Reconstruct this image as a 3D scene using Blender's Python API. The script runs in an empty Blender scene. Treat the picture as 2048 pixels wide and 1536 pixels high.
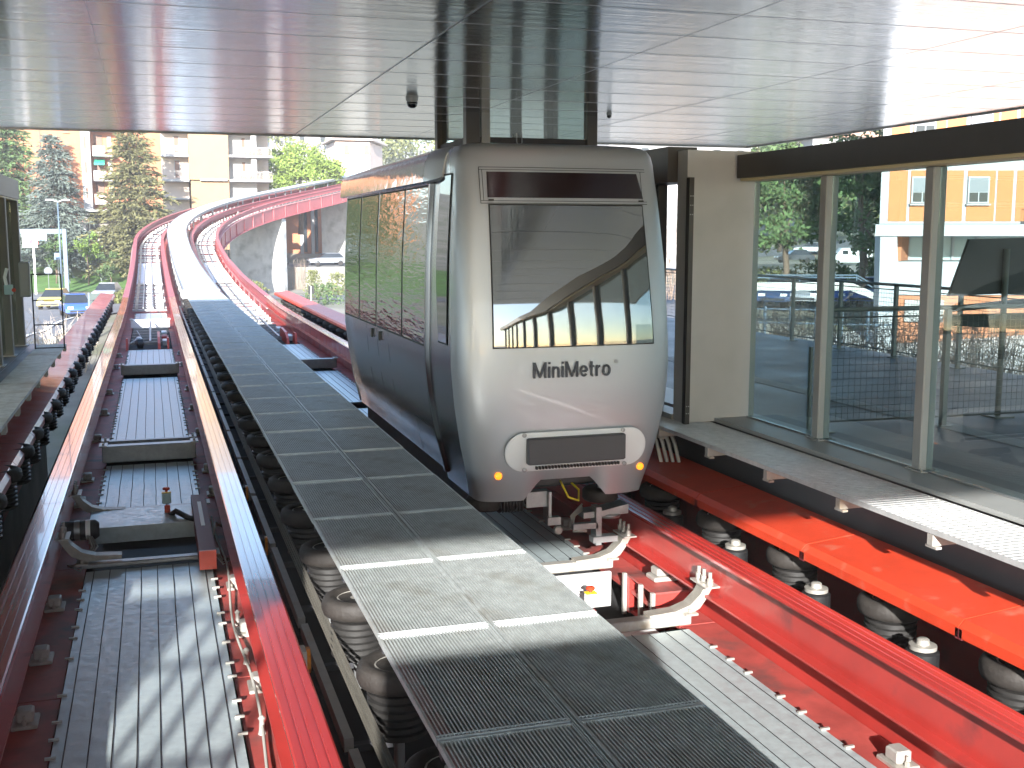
import bpy, math, random
from mathutils import Vector, Matrix
random.seed(7)
sin, cos, tan, pi, R = math.sin, math.cos, math.tan, math.pi, math.radians
scene = bpy.context.scene
# ------------------------------------------------------------------ camera
PITCH = math.atan(302 / 2240.0)
PSI = math.atan(722 / 2240.0 * cos(PITCH))
H = 2.3
cam_d = bpy.data.cameras.new('Camera')
cam = bpy.data.objects.new('Camera', cam_d)
scene.collection.objects.link(cam)
cam.location = (0, 0, H)
cam.rotation_euler = (pi / 2 - PITCH, 0, -PSI)
cam_d.lens = 36 * 2240 / 2048.0
cam_d.sensor_width = 36
cam_d.clip_start = 0.05
cam_d.clip_end = 3000
scene.camera = cam
# ------------------------------------------------------------------ world + sun
SUN_AZ, SUN_EL = R(17), R(17.5)          # light travels towards +x*sin, +y*cos
w = bpy.data.worlds.new('World'); scene.world = w; w.use_nodes = True
nt = w.node_tree; nt.nodes.clear()
sky = nt.nodes.new('ShaderNodeTexSky'); sky.sky_type = 'NISHITA'; sky.sun_disc = False
sky.sun_elevation = SUN_EL; sky.sun_rotation = pi + SUN_AZ
bg = nt.nodes.new('ShaderNodeBackground'); bg.inputs[1].default_value = 0.15
wo = nt.nodes.new('ShaderNodeOutputWorld')
sky.dust_density = 0.4
tint = nt.nodes.new('ShaderNodeVectorMath'); tint.operation = 'MULTIPLY'; tint.inputs[1].default_value = (.94, .985, 1.08)
nt.links.new(sky.outputs[0], tint.inputs[0]); nt.links.new(tint.outputs[0], bg.inputs[0]); nt.links.new(bg.outputs[0], wo.inputs[0])
sl = bpy.data.lights.new('Sun', 'SUN'); sl.energy = 5.0; sl.angle = R(0.55); sl.color = (1.0, 0.975, 0.94)
so = bpy.data.objects.new('Sun', sl); scene.collection.objects.link(so)
dirv = Vector((sin(SUN_AZ) * cos(SUN_EL), cos(SUN_AZ) * cos(SUN_EL), -sin(SUN_EL)))
so.rotation_euler = dirv.to_track_quat('-Z', 'Y').to_euler()
so.location = (-10, -30, 30)
scene.view_settings.view_transform = 'Standard'; scene.view_settings.look = 'None'
scene.view_settings.exposure = 1.9; scene.view_settings.gamma = 1.0

# ------------------------------------------------------------------ helpers
col = scene.collection
F_ = Vector((sin(PSI) * cos(PITCH), cos(PSI) * cos(PITCH), -sin(PITCH)))
R_ = Vector((cos(PSI), -sin(PSI), 0)); U_ = R_.cross(F_)
def ray(u, v): return F_ + R_ * ((u - 1024) / 2240.0) - U_ * ((v - 768) / 2240.0)
def at(u, v, y):                 # point in depth plane y seen at photo pixel (u, v)
    d = ray(u, v); return Vector((0, 0, H)) + d * (y / d.y)
def atd(u, v, dist):             # the same by horizontal distance
    d = ray(u, v); return Vector((0, 0, H)) + d * (dist / math.hypot(d.x, d.y))

MATS = {}
def mat(name, base, rough=0.5, metal=0.0, vary=0.0, vscale=3.0, bump=0.0, bscale=20.0, stretch=(1, 1, 1), emit=None,
        estr=1.0, ior=1.5, coat=0.0, dirt=None, dscale=1.2, dlo=0.5, dhi=0.62, trans=0.0, alpha=1.0, rvary=0.0):
    if name in MATS: return MATS[name]
    m = bpy.data.materials.new(name); m.use_nodes = True
    n = m.node_tree; b = n.nodes['Principled BSDF']; L = n.links.new
    b.inputs['Base Color'].default_value = (*base, 1); b.inputs['Roughness'].default_value = rough
    b.inputs['Metallic'].default_value = metal; b.inputs['IOR'].default_value = ior
    b.inputs['Coat Weight'].default_value = coat; b.inputs['Transmission Weight'].default_value = trans
    b.inputs['Alpha'].default_value = alpha
    tc = n.nodes.new('ShaderNodeTexCoord'); mp = n.nodes.new('ShaderNodeMapping')
    mp.inputs['Scale'].default_value = stretch; L(tc.outputs['Object'], mp.inputs[0])
    src = None
    if vary > 0 or rvary > 0:
        t = n.nodes.new('ShaderNodeTexNoise'); t.inputs['Scale'].default_value = vscale; t.inputs['Detail'].default_value = 5
        t.inputs['Roughness'].default_value = 0.65
        L(mp.outputs[0], t.inputs['Vector'])
        if vary > 0:
            r = n.nodes.new('ShaderNodeMapRange'); r.inputs[1].default_value = 0.3; r.inputs[2].default_value = 0.7
            r.inputs[3].default_value = 1 - vary; r.inputs[4].default_value = 1 + vary
            L(t.outputs['Fac'], r.inputs[0])
            v = n.nodes.new('ShaderNodeVectorMath'); v.operation = 'SCALE'; v.inputs[0].default_value = base
            L(r.outputs[0], v.inputs['Scale']); src = v.outputs[0]; L(src, b.inputs['Base Color'])
        if rvary > 0:
            r2 = n.nodes.new('ShaderNodeMapRange'); r2.inputs[1].default_value = 0.3; r2.inputs[2].default_value = 0.7
            r2.inputs[3].default_value = max(0.02, rough - rvary); r2.inputs[4].default_value = min(1, rough + rvary)
            L(t.outputs['Fac'], r2.inputs[0]); L(r2.outputs[0], b.inputs['Roughness'])
    if dirt:
        t2 = n.nodes.new('ShaderNodeTexNoise'); t2.inputs['Scale'].default_value = dscale; t2.inputs['Detail'].default_value = 8
        L(tc.outputs['Object'], t2.inputs['Vector'])
        r3 = n.nodes.new('ShaderNodeMapRange'); r3.inputs[1].default_value = dlo; r3.inputs[2].default_value = dhi
        L(t2.outputs['Fac'], r3.inputs[0])
        mx = n.nodes.new('ShaderNodeMixRGB'); mx.inputs[2].default_value = (*dirt, 1)
        if src: L(src, mx.inputs[1])
        else: mx.inputs[1].default_value = (*base, 1)
        L(r3.outputs[0], mx.inputs[0]); L(mx.outputs[0], b.inputs['Base Color'])
    if bump > 0:
        t = n.nodes.new('ShaderNodeTexNoise'); t.inputs['Scale'].default_value = bscale; t.inputs['Detail'].default_value = 3
        L(mp.outputs[0], t.inputs['Vector'])
        bp = n.nodes.new('ShaderNodeBump'); bp.inputs['Strength'].default_value = bump; bp.inputs['Distance'].default_value = 0.02
        L(t.outputs['Fac'], bp.inputs['Height']); L(bp.outputs[0], b.inputs['Normal'])
    if emit:
        b.inputs['Emission Color'].default_value = (*emit, 1); b.inputs['Emission Strength'].default_value = estr
    MATS[name] = m; return m

def glass(name, tint=(0.75, 0.85, 0.82), refl=0.12, rough=0.0):
    """thin architectural glass: a see-through pane with a clear reflection (fresnel weighted)"""
    if name in MATS: return MATS[name]
    m = bpy.data.materials.new(name); m.use_nodes = True; n = m.node_tree; n.nodes.clear(); L = n.links.new
    o = n.nodes.new('ShaderNodeOutputMaterial'); tr = n.nodes.new('ShaderNodeBsdfTransparent'); tr.inputs[0].default_value = (*tint, 1)
    gl = n.nodes.new('ShaderNodeBsdfGlossy'); gl.inputs['Roughness'].default_value = rough
    fr = n.nodes.new('ShaderNodeLayerWeight'); fr.inputs[0].default_value = .5
    pw = n.nodes.new('ShaderNodeMath'); pw.operation = 'POWER'; pw.inputs[1].default_value = 4.5
    ma = n.nodes.new('ShaderNodeMath'); ma.operation = 'MULTIPLY_ADD'; ma.inputs[1].default_value = 0.55; ma.inputs[2].default_value = refl
    mx = n.nodes.new('ShaderNodeMixShader'); L(fr.outputs['Facing'], pw.inputs[0]); L(pw.outputs[0], ma.inputs[0]); L(ma.outputs[0], mx.inputs[0])
    L(tr.outputs[0], mx.inputs[1]); L(gl.outputs[0], mx.inputs[2]); L(mx.outputs[0], o.inputs[0])
    MATS[name] = m; return m

class MB:
    def __init__(s): s.v = []; s.f = []
    def box(s, x0, x1, y0, y1, z0, z1, M=None):
        b = len(s.v)
        P = [(x0, y0, z0), (x1, y0, z0), (x1, y1, z0), (x0, y1, z0), (x0, y0, z1), (x1, y0, z1), (x1, y1, z1), (x0, y1, z1)]
        if M is not None: P = [tuple(M @ Vector(p)) for p in P]
        s.v += P
        s.f += [tuple(b + i for i in q) for q in ((0, 3, 2, 1), (4, 5, 6, 7), (0, 1, 5, 4), (1, 2, 6, 5), (2, 3, 7, 6), (3, 0, 4, 7))]
        return s
    def cbox(s, c, size, M=None):
        return s.box(c[0] - size[0] / 2, c[0] + size[0] / 2, c[1] - size[1] / 2, c[1] + size[1] / 2, c[2] - size[2] / 2, c[2] + size[2] / 2, M)
    def bbox(s, x0, x1, y0, y1, z0, z1, r, M=None):      # box with chamfered vertical + horizontal edges
        b = len(s.v); P = []
        for (z, k) in ((z0, r), (z0 + r, 0), (z1 - r, 0), (z1, r)):
            a0, a1, b0, b1 = x0 + k, x1 - k, y0 + k, y1 - k
            P += [(a0 + r, b0, z), (a1 - r, b0, z), (a1, b0 + r, z), (a1, b1 - r, z), (a1 - r, b1, z), (a0 + r, b1, z), (a0, b1 - r, z), (a0, b0 + r, z)]
        if M is not None: P = [tuple(M @ Vector(p)) for p in P]
        s.v += P
        for j in range(3):
            for i in range(8): s.f.append((b + j * 8 + i, b + j * 8 + (i + 1) % 8, b + j * 8 + 8 + (i + 1) % 8, b + j * 8 + 8 + i))
        s.f.append(tuple(b + i for i in range(7, -1, -1))); s.f.append(tuple(b + 24 + i for i in range(8)))
        return s
    def lathe(s, prof, c=(0, 0, 0), n=20, axis='z', M=None):    # prof [(r, h)]
        b = len(s.v)
        for (r, h) in prof:
            for i in range(n):
                a = 2 * pi * i / n; p = (r * cos(a), r * sin(a), h)
                if axis == 'x': p = (p[2], p[0], p[1])
                if axis == 'y': p = (p[0], p[2], p[1])
                p = Vector(p) + Vector(c)
                if M is not None: p = M @ p
                s.v.append(tuple(p))
        for j in range(len(prof) - 1):
            for i in range(n): s.f.append((b + j * n + i, b + j * n + (i + 1) % n, b + (j + 1) * n + (i + 1) % n, b + (j + 1) * n + i))
        if prof[0][0] > 1e-4: s.f.append(tuple(b + i for i in range(n - 1, -1, -1)))
        k = b + (len(prof) - 1) * n
        if prof[-1][0] > 1e-4: s.f.append(tuple(k + i for i in range(n)))
        return s
    def tube(s, pts, r, n=6, r1=None):
        pts = [Vector(p) for p in pts]; b = len(s.v); K = len(pts)
        for k, p in enumerate(pts):
            d = (pts[min(k + 1, K - 1)] - pts[max(k - 1, 0)]).normalized()
            a = Vector((0, 0, 1)) if abs(d.z) < 0.9 else Vector((1, 0, 0))
            x = d.cross(a).normalized(); y = d.cross(x)
            rr = r if r1 is None else r + (r1 - r) * k / (K - 1)
            for i in range(n):
                t = 2 * pi * i / n; s.v.append(tuple(p + x * (rr * cos(t)) + y * (rr * sin(t))))
        for k in range(K - 1):
            for i in range(n): s.f.append((b + k * n + i, b + k * n + (i + 1) % n, b + (k + 1) * n + (i + 1) % n, b + (k + 1) * n + i))
        s.f.append(tuple(b + i for i in range(n - 1, -1, -1))); s.f.append(tuple(b + (K - 1) * n + i for i in range(n)))
        return s
    def sweep(s, prof, frames, closed=True):       # prof [(x,z)], frames fn list giving (x,z)->point
        b = len(s.v); n = len(prof); K = len(frames)
        for fr in frames:
            for (x, z) in prof: s.v.append(tuple(fr(x, z)))
        rng = n if closed else n - 1
        for k in range(K - 1):
            for i in range(rng): s.f.append((b + k * n + i, b + k * n + (i + 1) % n, b + (k + 1) * n + (i + 1) % n, b + (k + 1) * n + i))
        if closed:
            s.f.append(tuple(b + i for i in range(n - 1, -1, -1))); s.f.append(tuple(b + (K - 1) * n + i for i in range(n)))
        return s
    def prism(s, poly, y0, y1, axis='y', M=None):   # poly in (x,z) extruded along y (or (y,z) along x, or (x,y) along z)
        b = len(s.v); n = len(poly)
        for t in (y0, y1):
            for (p, q) in poly:
                P = (p, t, q) if axis == 'y' else (t, p, q) if axis == 'x' else (p, q, t)
                if M is not None: P = tuple(M @ Vector(P))
                s.v.append(P)
        for i in range(n): s.f.append((b + i, b + (i + 1) % n, b + n + (i + 1) % n, b + n + i))
        s.f.append(tuple(b + i for i in range(n - 1, -1, -1))); s.f.append(tuple(b + n + i for i in range(n)))
        return s
    def grid(s, fn, us, vs):
        b = len(s.v); m = len(vs)
        for u in us:
            for v in vs: s.v.append(tuple(fn(u, v)))
        for i in range(len(us) - 1):
            for j in range(m - 1): s.f.append((b + i * m + j, b + (i + 1) * m + j, b + (i + 1) * m + j + 1, b + i * m + j + 1))
        return s
    def quad(s, a, b_, c, d):
        b = len(s.v); s.v += [tuple(a), tuple(b_), tuple(c), tuple(d)]; s.f.append((b, b + 1, b + 2, b + 3)); return s
    def build(s, name, m=None, parent=None, smooth=False, recalc=True):
        me = bpy.data.meshes.new(name)
        off = Vector((0, 0, 0))
        me.from_pydata(s.v, [], s.f); me.update()
        if recalc:
            import bmesh
            bm = bmesh.new(); bm.from_mesh(me); bmesh.ops.recalc_face_normals(bm, faces=bm.faces); bm.to_mesh(me); bm.free()
        if smooth:
            me.shade_smooth()
            if smooth == 'auto': me.set_sharp_from_angle(angle=R(40))
        if m: me.materials.append(m)
        o = bpy.data.objects.new(name, me); col.objects.link(o)
        if parent: o.parent = parent
        return o

def tag(o, label=None, cat=None, group=None, kind=None):
    if label: o['label'] = label
    if cat: o['category'] = cat
    if group: o['group'] = group
    if kind: o['kind'] = kind
    return o
def empty(name, label, cat, loc=(0, 0, 0), rz=0, group=None):
    o = bpy.data.objects.new(name, None); col.objects.link(o); o.location = loc; o.rotation_euler = (0, 0, rz)
    o.empty_display_size = 0.2
    return tag(o, label, cat, group)
def struct(o, label=None, cat=None): return tag(o, label, cat, None, 'structure')
def dup(root, loc, rz=None, label=None, group=None):
    r = root.copy(); col.objects.link(r); r.location = loc
    if rz is not None: r.rotation_euler = (0, 0, rz)
    if label: r['label'] = label
    if group: r['group'] = group
    for ch in list(root.children):
        c = ch.copy(); col.objects.link(c); c.parent = r
        for g in list(ch.children):
            d = g.copy(); col.objects.link(d); d.parent = c
    return r
ORD = ['', 'first', 'second', 'third', 'fourth', 'fifth', 'sixth', 'seventh', 'eighth', 'ninth', 'tenth', 'eleventh', 'twelfth', 'thirteenth', 'fourteenth',
       'fifteenth', 'sixteenth', 'seventeenth', 'eighteenth', 'nineteenth', 'twentieth']
for t, nme in ((20, 'twenty'), (30, 'thirty'), (40, 'forty'), (50, 'fifty')):
    if t > 20: ORD.append({30: 'thirtieth', 40: 'fortieth', 50: 'fiftieth'}[t])
    for k in range(1, 10): ORD.append(nme + '-' + ORD[k])

# ------------------------------------------------------------------ materials
M_red = mat('red_paint', (0.38, 0.035, 0.028), 0.38, vary=0.18, vscale=1.5, dirt=(0.16, 0.03, 0.03), dscale=3, dlo=0.58, dhi=0.75, coat=0.15, rvary=0.1)
M_redtop = mat('red_running_surface', (0.42, 0.035, 0.03), 0.17, vary=0.15, vscale=6, stretch=(1, 0.05, 1), rvary=0.04, ior=1.9, coat=.4)
M_hazed = mat('haze_tinted_red', (.40, .095, .10), .45, vary=.12, vscale=.6)  # red lightened to pink: distance haze and glare put into the colour
M_orange = mat('orange_red_cover_paint', (0.55, 0.05, 0.018), 0.42, vary=0.1, vscale=4, dirt=(0.5, 0.16, 0.1), dscale=5, dlo=0.6, dhi=0.8)
M_redplate = mat('dusty_red_plate', (0.34, 0.055, 0.045), 0.6, vary=0.25, vscale=3, dirt=(0.12, 0.05, 0.045), dscale=2.5, dlo=0.5, dhi=0.7)
M_galv = mat('galvanised_sheet', (0.42, 0.49, 0.50), 0.42, 0.35, vary=0.12, vscale=14, bump=0.25, bscale=6, rvary=0.12)
M_grate = mat('galvanised_grating', (0.50, 0.53, 0.52), 0.5, 0.3, vary=0.2, vscale=9, dirt=(0.33, 0.32, 0.28), dscale=2, dlo=0.5, dhi=0.7)
M_steel = mat('dull_steel', (0.3, 0.31, 0.31), 0.45, 0.7, vary=0.15, vscale=8)
M_alu = mat('pale_aluminium', (0.44, 0.425, 0.39), 0.45, 0.4, vary=0.12, vscale=7, dirt=(0.4, 0.33, 0.24), dscale=6, dlo=0.55, dhi=0.75)
M_dark = mat('dark_steel', (0.035, 0.035, 0.04), 0.6, 0.3, vary=0.3, vscale=4)
M_rubber = mat('dusty_rubber', (0.024, 0.020, 0.017), 0.7, vary=0.35, vscale=7, bump=0.3, bscale=30)
M_belt = mat('grooved_black_belt', (0.02, 0.019, 0.018), 0.5, vary=0.4, vscale=10, stretch=(1, 0.1, 1))
M_hub = mat('wheel_hub_metal', (0.42, 0.4, 0.36), 0.45, 0.5, vary=0.2, vscale=12)
M_post = mat('grey_post_paint', (0.30, 0.305, 0.295), 0.45, 0.1, vary=0.05, vscale=3)
M_fascia = mat('dark_grey_fascia', (0.045, 0.04, 0.037), 0.4, 0.2, vary=0.1, vscale=5)
M_panelwall = mat('beige_grey_panel', (0.42, 0.42, 0.41), 0.55, vary=0.05, vscale=1.5, bump=0.05, bscale=60, dirt=(0.35, 0.35, 0.34), dscale=1.5, dlo=0.55, dhi=0.8)
M_conc = mat('pier_concrete', (0.5, 0.49, 0.47), 0.85, vary=0.16, vscale=0.7, bump=0.3, bscale=6, dirt=(0.3, 0.29, 0.27), dscale=0.8, dlo=0.5, dhi=0.7)
M_concdk = mat('dark_concrete', (0.028, 0.027, 0.028), 0.9, vary=0.2, vscale=1.2)
M_floor = mat('platform_asphalt', (0.06, 0.065, 0.07), 0.5, vary=0.2, vscale=0.8, dirt=(0.10, 0.105, 0.11), dscale=0.5, dlo=0.48, dhi=0.6, rvary=0.12)
M_black = mat('black_plastic', (0.012, 0.012, 0.013), 0.45)
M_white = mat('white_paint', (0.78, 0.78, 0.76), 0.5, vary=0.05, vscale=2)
M_glass = glass('clear_glass', (0.74, 0.82, 0.81), 0.11)
M_amber = mat('amber_lens_lit', (0.9, 0.25, 0.02), 0.3, emit=(1.0, 0.22, 0.01), estr=.7)
M_orangelens = mat('orange_reflector_lens', (0.85, 0.3, 0.03), 0.3, coat=0.5)
M_yellow = mat('yellow_plastic', (0.8, 0.6, 0.03), 0.4)
M_cyanbox = mat('pale_teal_box_paint', (0.35, 0.5, 0.5), 0.5)
M_cable = mat('grey_cable', (0.33, 0.32, 0.3), 0.55)

# ------------------------------------------------------------------ track alignment
CX = 1.83
ARC0, ARCR, ARCA = 88.0, 65.0, R(31)
ZP = [(45, -.6), (55, -.35), (65, -.05), (78, .63), (84, 1.15)]
def zrail(s):
    if s <= 45: return -.6
    if s >= 84: return 1.15 + (s - 84) * .12
    for (a, za), (b, zb) in zip(ZP, ZP[1:]):
        if s <= b: return za + (zb - za) * (s - a) / (b - a)
def tp(s, off, dz=0.0):           # world point: station s, offset right of the centre of the central walkway, above rail top
    if s <= ARC0: x, y, h = CX, s, 0.0
    else:
        a = min((s - ARC0) / ARCR, ARCA)
        x = CX + ARCR * (1 - cos(a)); y = ARC0 + ARCR * sin(a); h = a
        rest = (s - ARC0) - ARCR * ARCA
        if rest > 0: x += rest * sin(ARCA); y += rest * cos(ARCA)
    return Vector((x + off * cos(h), y - off * sin(h), zrail(s) + dz))
def frames(off, slist): return [(lambda x, z, s=s: tp(s, off + x, z)) for s in slist]
def slist(a, b):
    out = [a]; s = a
    while s < b:
        s += 40 if s < 5 else 20 if s < 25 else 4 if s < 88 else 2.5
        out.append(min(s, b))
    return out
SEND = 175

# ------------------------------------------------------------------ terrain
def sm(a, b, x):
    t = max(0, min(1, (x - a) / (b - a))); return t * t * (3 - 2 * t)
def ground(x, y):
    z = -3.2
    zl = -3.2 + 3.0 * sm(112, 138, y)                      # left: grass bank up to the flats
    zr = -3.2 - 0.6 * sm(95, 120, y) + 2.4 * sm(124, 134, y) + 3.0 * sm(140, 165, y)
    k = sm(2, 9, x)
    z = zl * (1 - k) + zr * k
    far = math.hypot(x, y)
    # right side (town side beyond the fence) rises to a car park
    q = sm(0.42, 0.55, x / max(y, 1))
    z = z * (1 - q) + q * (-3.2 + 1.5 * sm(46, 57, far) + .5 * sm(90, 130, far) + 5 * sm(150, 200, far))
    z += 30 * sm(190, 420, far) * sm(-20, 60, y)
    z += 0.10 * sin(x * .7) * cos(y * .6)
    return z
M_ground = mat('dry_earth_and_grass', (0.27, 0.245, 0.19), 0.95, vary=0.3, vscale=0.25, dirt=(0.17, 0.17, 0.1), dscale=0.12, dlo=0.45, dhi=0.6, bump=0.6, bscale=1.5)
def axis(vals):
    o = []
    for a, b, st in vals:
        x = a
        while x < b - 1e-6: o.append(x); x += st
    o.append(vals[-1][1]); return o
t = MB()
t.grid(lambda x, y: (x, y, ground(x, y)), axis([(-1500, -200, 130), (-200, -40, 16), (-40, 90, 2.5), (90, 250, 16), (250, 1500, 125)]),
       axis([(-400, -40, 45), (-40, 20, 10), (20, 190, 2.5), (190, 420, 23), (420, 1500, 120)]))
struct(t.build('ground', M_ground, smooth=True, recalc=False))

M_road = mat('road_asphalt', (0.16, 0.16, 0.165), 0.85, vary=0.15, vscale=0.4)
M_grass = mat('grass_green', (0.08, 0.17, 0.03), 0.9, vary=0.35, vscale=0.8, bump=0.8, bscale=8)
def strip(name, pts, w_, m, dz, kind=True):       # ground hugging ribbon
    b = MB(); P = [Vector((p[0], p[1], 0)) for p in pts]; fine = []
    for a, c in zip(P, P[1:]):
        n = max(1, int((c - a).length / 2))
        fine += [a + (c - a) * (i / n) for i in range(n)]
    fine.append(P[-1])
    wd = w_ if isinstance(w_, (tuple, list)) else (-w_ / 2, w_ / 2)
    nx = 8
    rows = []
    for i, p in enumerate(fine):
        d = (fine[min(i + 1, len(fine) - 1)] - fine[max(i - 1, 0)]).normalized(); nrm = Vector((d.y, -d.x, 0))
        rows.append((p, nrm))
    b.grid(lambda i, j: (lambda q: (q.x, q.y, ground(q.x, q.y) + dz))(rows[i][0] + rows[i][1] * (wd[0] + (wd[1] - wd[0]) * j / nx)), range(len(rows)), range(nx + 1))
    o = b.build(name, m, recalc=False, smooth=True)
    return struct(o) if kind else o
strip('road', [(-60, 108), (-12, 105), (2, 101), (30, 92), (70, 70)], 8, M_road, .06)
strip('road', [(-11, 40), (-8.5, 70), (-6.5, 86), (-8, 104)], 9, M_road, .09)
strip('road', [(10, 128), (30, 137), (60, 140), (110, 140)], 8, M_road, .08)
strip('road_marking', [(-30, 104.2), (-12, 102.2), (2, 98)], .25, M_white, .13)
strip('road_marking', [(-4.2, 84), (-5.8, 70), (-7.2, 52), (-8.2, 40)], .2, M_white, .15)
strip('grass_bank', [(-50, 125), (-10, 125), (3, 124)], 24, M_grass, .05)
struct(strip('car_park', [(24, 62), (48, 74), (100, 95)], 22, M_road, .07))
strip('pale_gravel_yard', [(20, 30), (42, 26)], 30, mat('pale_gravel', (0.6, 0.58, 0.54), 0.9, vary=0.2, vscale=1.5, bump=.5, bscale=4), .05)

# ------------------------------------------------------------------ station: pit, platforms
pit = MB(); pit.box(-1.75, 5.7, -8, 51, -1.75, -1.62); struct(pit.build('track_pit_floor', M_concdk))
p = MB(); p.box(-9.5, -2.15, -5, 23.4, -.25, .17); p.box(-2.25, -2.13, -5, 23.4, -3.3, -.26); struct(p.build('platform_floor', M_floor))
p = MB(); p.box(6.3, 12.45, -6, 26.5, -.25, .17); p.box(5.95, 6.07, -6, 26.5, -3.3, -.05); struct(p.build('platform_floor', M_floor))
p = MB(); p.box(6.02, 6.62, -6, 26.5, .174, .215); struct(p.build('platform_kerb', M_post))
p = MB(); p.box(8.2, 8.5, -6, 26, .174, .178); struct(p.build('tactile_strip', mat('tactile_paving', (.3, .31, .31), .6, bump=.5, bscale=60)))

# ------------------------------------------------------------------ mirror-bright metal soffit
def soffit_material():
    m = bpy.data.materials.new('brushed_mirror_soffit'); m.use_nodes = True; n = m.node_tree; L = n.links.new
    b = n.nodes['Principled BSDF']
    b.inputs['Base Color'].default_value = (.56, .55, .54, 1); b.inputs['Metallic'].default_value = 1.0; b.inputs['Roughness'].default_value = .12
    tc = n.nodes.new('ShaderNodeTexCoord')
    def noise(scale, st, det=3):
        mp = n.nodes.new('ShaderNodeMapping'); mp.inputs['Scale'].default_value = st; L(tc.outputs['Object'], mp.inputs[0])
        t = n.nodes.new('ShaderNodeTexNoise'); t.inputs['Scale'].default_value = scale; t.inputs['Detail'].default_value = det
        L(mp.outputs[0], t.inputs['Vector']); return t.outputs['Fac']
    a0 = noise(1.0, (.25, 7, 1), 2)
    e = noise(1.0, (10, .18, 1), 3)
    aa = n.nodes.new('ShaderNodeMath'); aa.operation = 'MULTIPLY_ADD'; aa.inputs[1].default_value = .10; L(e, aa.inputs[0])
    ab = n.nodes.new('ShaderNodeMath'); ab.operation = 'MULTIPLY'; ab.inputs[1].default_value = .6; L(a0, ab.inputs[0]); L(ab.outputs[0], aa.inputs[2]); a = aa.outputs[0]      # long rolls across the sheet: they smear reflections along the track
    c = noise(1.0, (1.3, .35, 1), 2)      # slow waves the other way
    d = noise(1.0, (3.0, 75, 1), 2)
    m1 = n.nodes.new('ShaderNodeMath'); m1.operation = 'MULTIPLY_ADD'; m1.inputs[1].default_value = .25
    L(c, m1.inputs[0]); L(a, m1.inputs[2])
    m2 = n.nodes.new('ShaderNodeMath'); m2.operation = 'MULTIPLY_ADD'; m2.inputs[1].default_value = .20; L(d, m2.inputs[0]); L(m1.outputs[0], m2.inputs[2])
    bp = n.nodes.new('ShaderNodeBump'); bp.inputs['Strength'].default_value = .42; bp.inputs['Distance'].default_value = .02
    L(m2.outputs[0], bp.inputs['Height']); L(bp.outputs[0], b.inputs['Normal'])
    return m
M_soffit = soffit_material()
canopy = empty('station_canopy', 'large flat station roof with a mirror bright metal underside over the tracks', 'roof', (0, 10, 4.45))
CZ, YF, YB, XL, XR = 4.45, 25.6, -5.6, -14, 14.4
def C(o, par=canopy):              # keep world coordinates for children of an Empty
    o.matrix_parent_inverse = Matrix.Translation(-Vector(par.location)); return o
C(MB().box(XL, XR, YB, YF, CZ, CZ + .03).build('soffit', M_soffit, canopy))
C(MB().box(XL, XR, YB, YF, CZ + .033, CZ + .5).build('roof_slab', M_fascia, canopy))
mseam = mat('soffit_seam', (.42, .42, .44), .35, 1.0)
sm_ = MB()
y = YB + .9
k = 0
while y < YF - .5:
    sm_.box(XL, XR, y, y + .003, CZ - .003, CZ - .0005); y += 1.25; k += 1
x = XL + 1.1
while x < XR:
    if abs(x - 3.1) > .6: sm_.box(x, x + .0015, YB, YF, CZ - .0034, CZ - .0009)
    x += 3.1
sm_.box(3.095, 3.108, YB, YF, CZ - .006, CZ - .001)
C(sm_.build('panel_seam', mseam, canopy))
C(MB().box(XL, XR, YF, YF + .05, CZ - .03, CZ + .5).box(XR, XR + .05, YB, YF, CZ - .03, CZ + .5).build('edge_trim', M_steel, canopy))

# dome cameras
def domecam(x, y, label, sc_=1.0):
    t = empty('dome_camera', label, 'security camera', (x, y, CZ))
    t.scale = (sc_, sc_, sc_)
    MB().lathe([(.10, 0), (.10, -.03), (.085, -.06), (.085, -.07)], n=20).build('mount', M_steel, t, 'auto')
    MB().lathe([(.088, -.07), (.086, -.10), (.07, -.135), (.04, -.158), (.001, -.165)], n=20).build('dome', mat('smoked_dome', (.01, .01, .012), .08, coat=1), t, True)
domecam(4.08, 18.05, 'black dome camera hanging from the metal ceiling left of the lift shaft')
domecam(8.02, 19.3, 'small black dome camera on the ceiling at the right side of the lift shaft', .5)

# ------------------------------------------------------------------ glass lift shaft
lift = empty('glass_lift_shaft', 'glazed lift shaft of dark grey posts standing behind the silver rail car', 'lift shaft', (6.7, 21, .17))
LX0, LX1, LY0, LY1, LT = 5.45, 7.98, 19.75, 22.1, CZ + .02
for (x, y, wx) in ((LX0, LY0, .26), (LX1 - .2, LY0, .2), (LX0, LY1 - .2, .24), (LX1 - .24, LY1 - .2, .24)):
    C(MB().bbox(x, x + wx, y, y + .22, .17, LT, .012).build('post', M_fascia, lift), lift)
C(MB().box(LX0 + .3, LX0 + .46, LY0 + .05, LY0 + .16, .17, LT).build('mullion', M_post, lift), lift)
C(MB().box(LX0 + 1.5, LX0 + 1.72, LY1 - .3, LY1 - .2, .17, LT).build('mullion', M_fascia, lift), lift)
for z in (1.3, 3.92):
    C(MB().box(LX0 + .26, LX1 - .2, LY0 + .06, LY0 + .14, z, z + .1).box(LX0 + .06, LX0 + .14, LY0 + .22, LY1 - .2, z, z + .1)
      .box(LX1 - .14, LX1 - .06, LY0 + .22, LY1 - .24, z, z + .1).box(LX0 + .24, LX1 - .24, LY1 - .14, LY1 - .06, z, z + .1).build('rail', M_dark, lift), lift)
C(MB().box(LX0 + .47, LX1 - .2, LY0 + .098, LY0 + .11, .2, LT).build('glass_pane', M_glass, lift), lift)
C(MB().box(LX0 + .098, LX0 + .11, LY0 + .22, LY1 - .2, .2, LT).build('glass_pane', M_glass, lift), lift)
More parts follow.
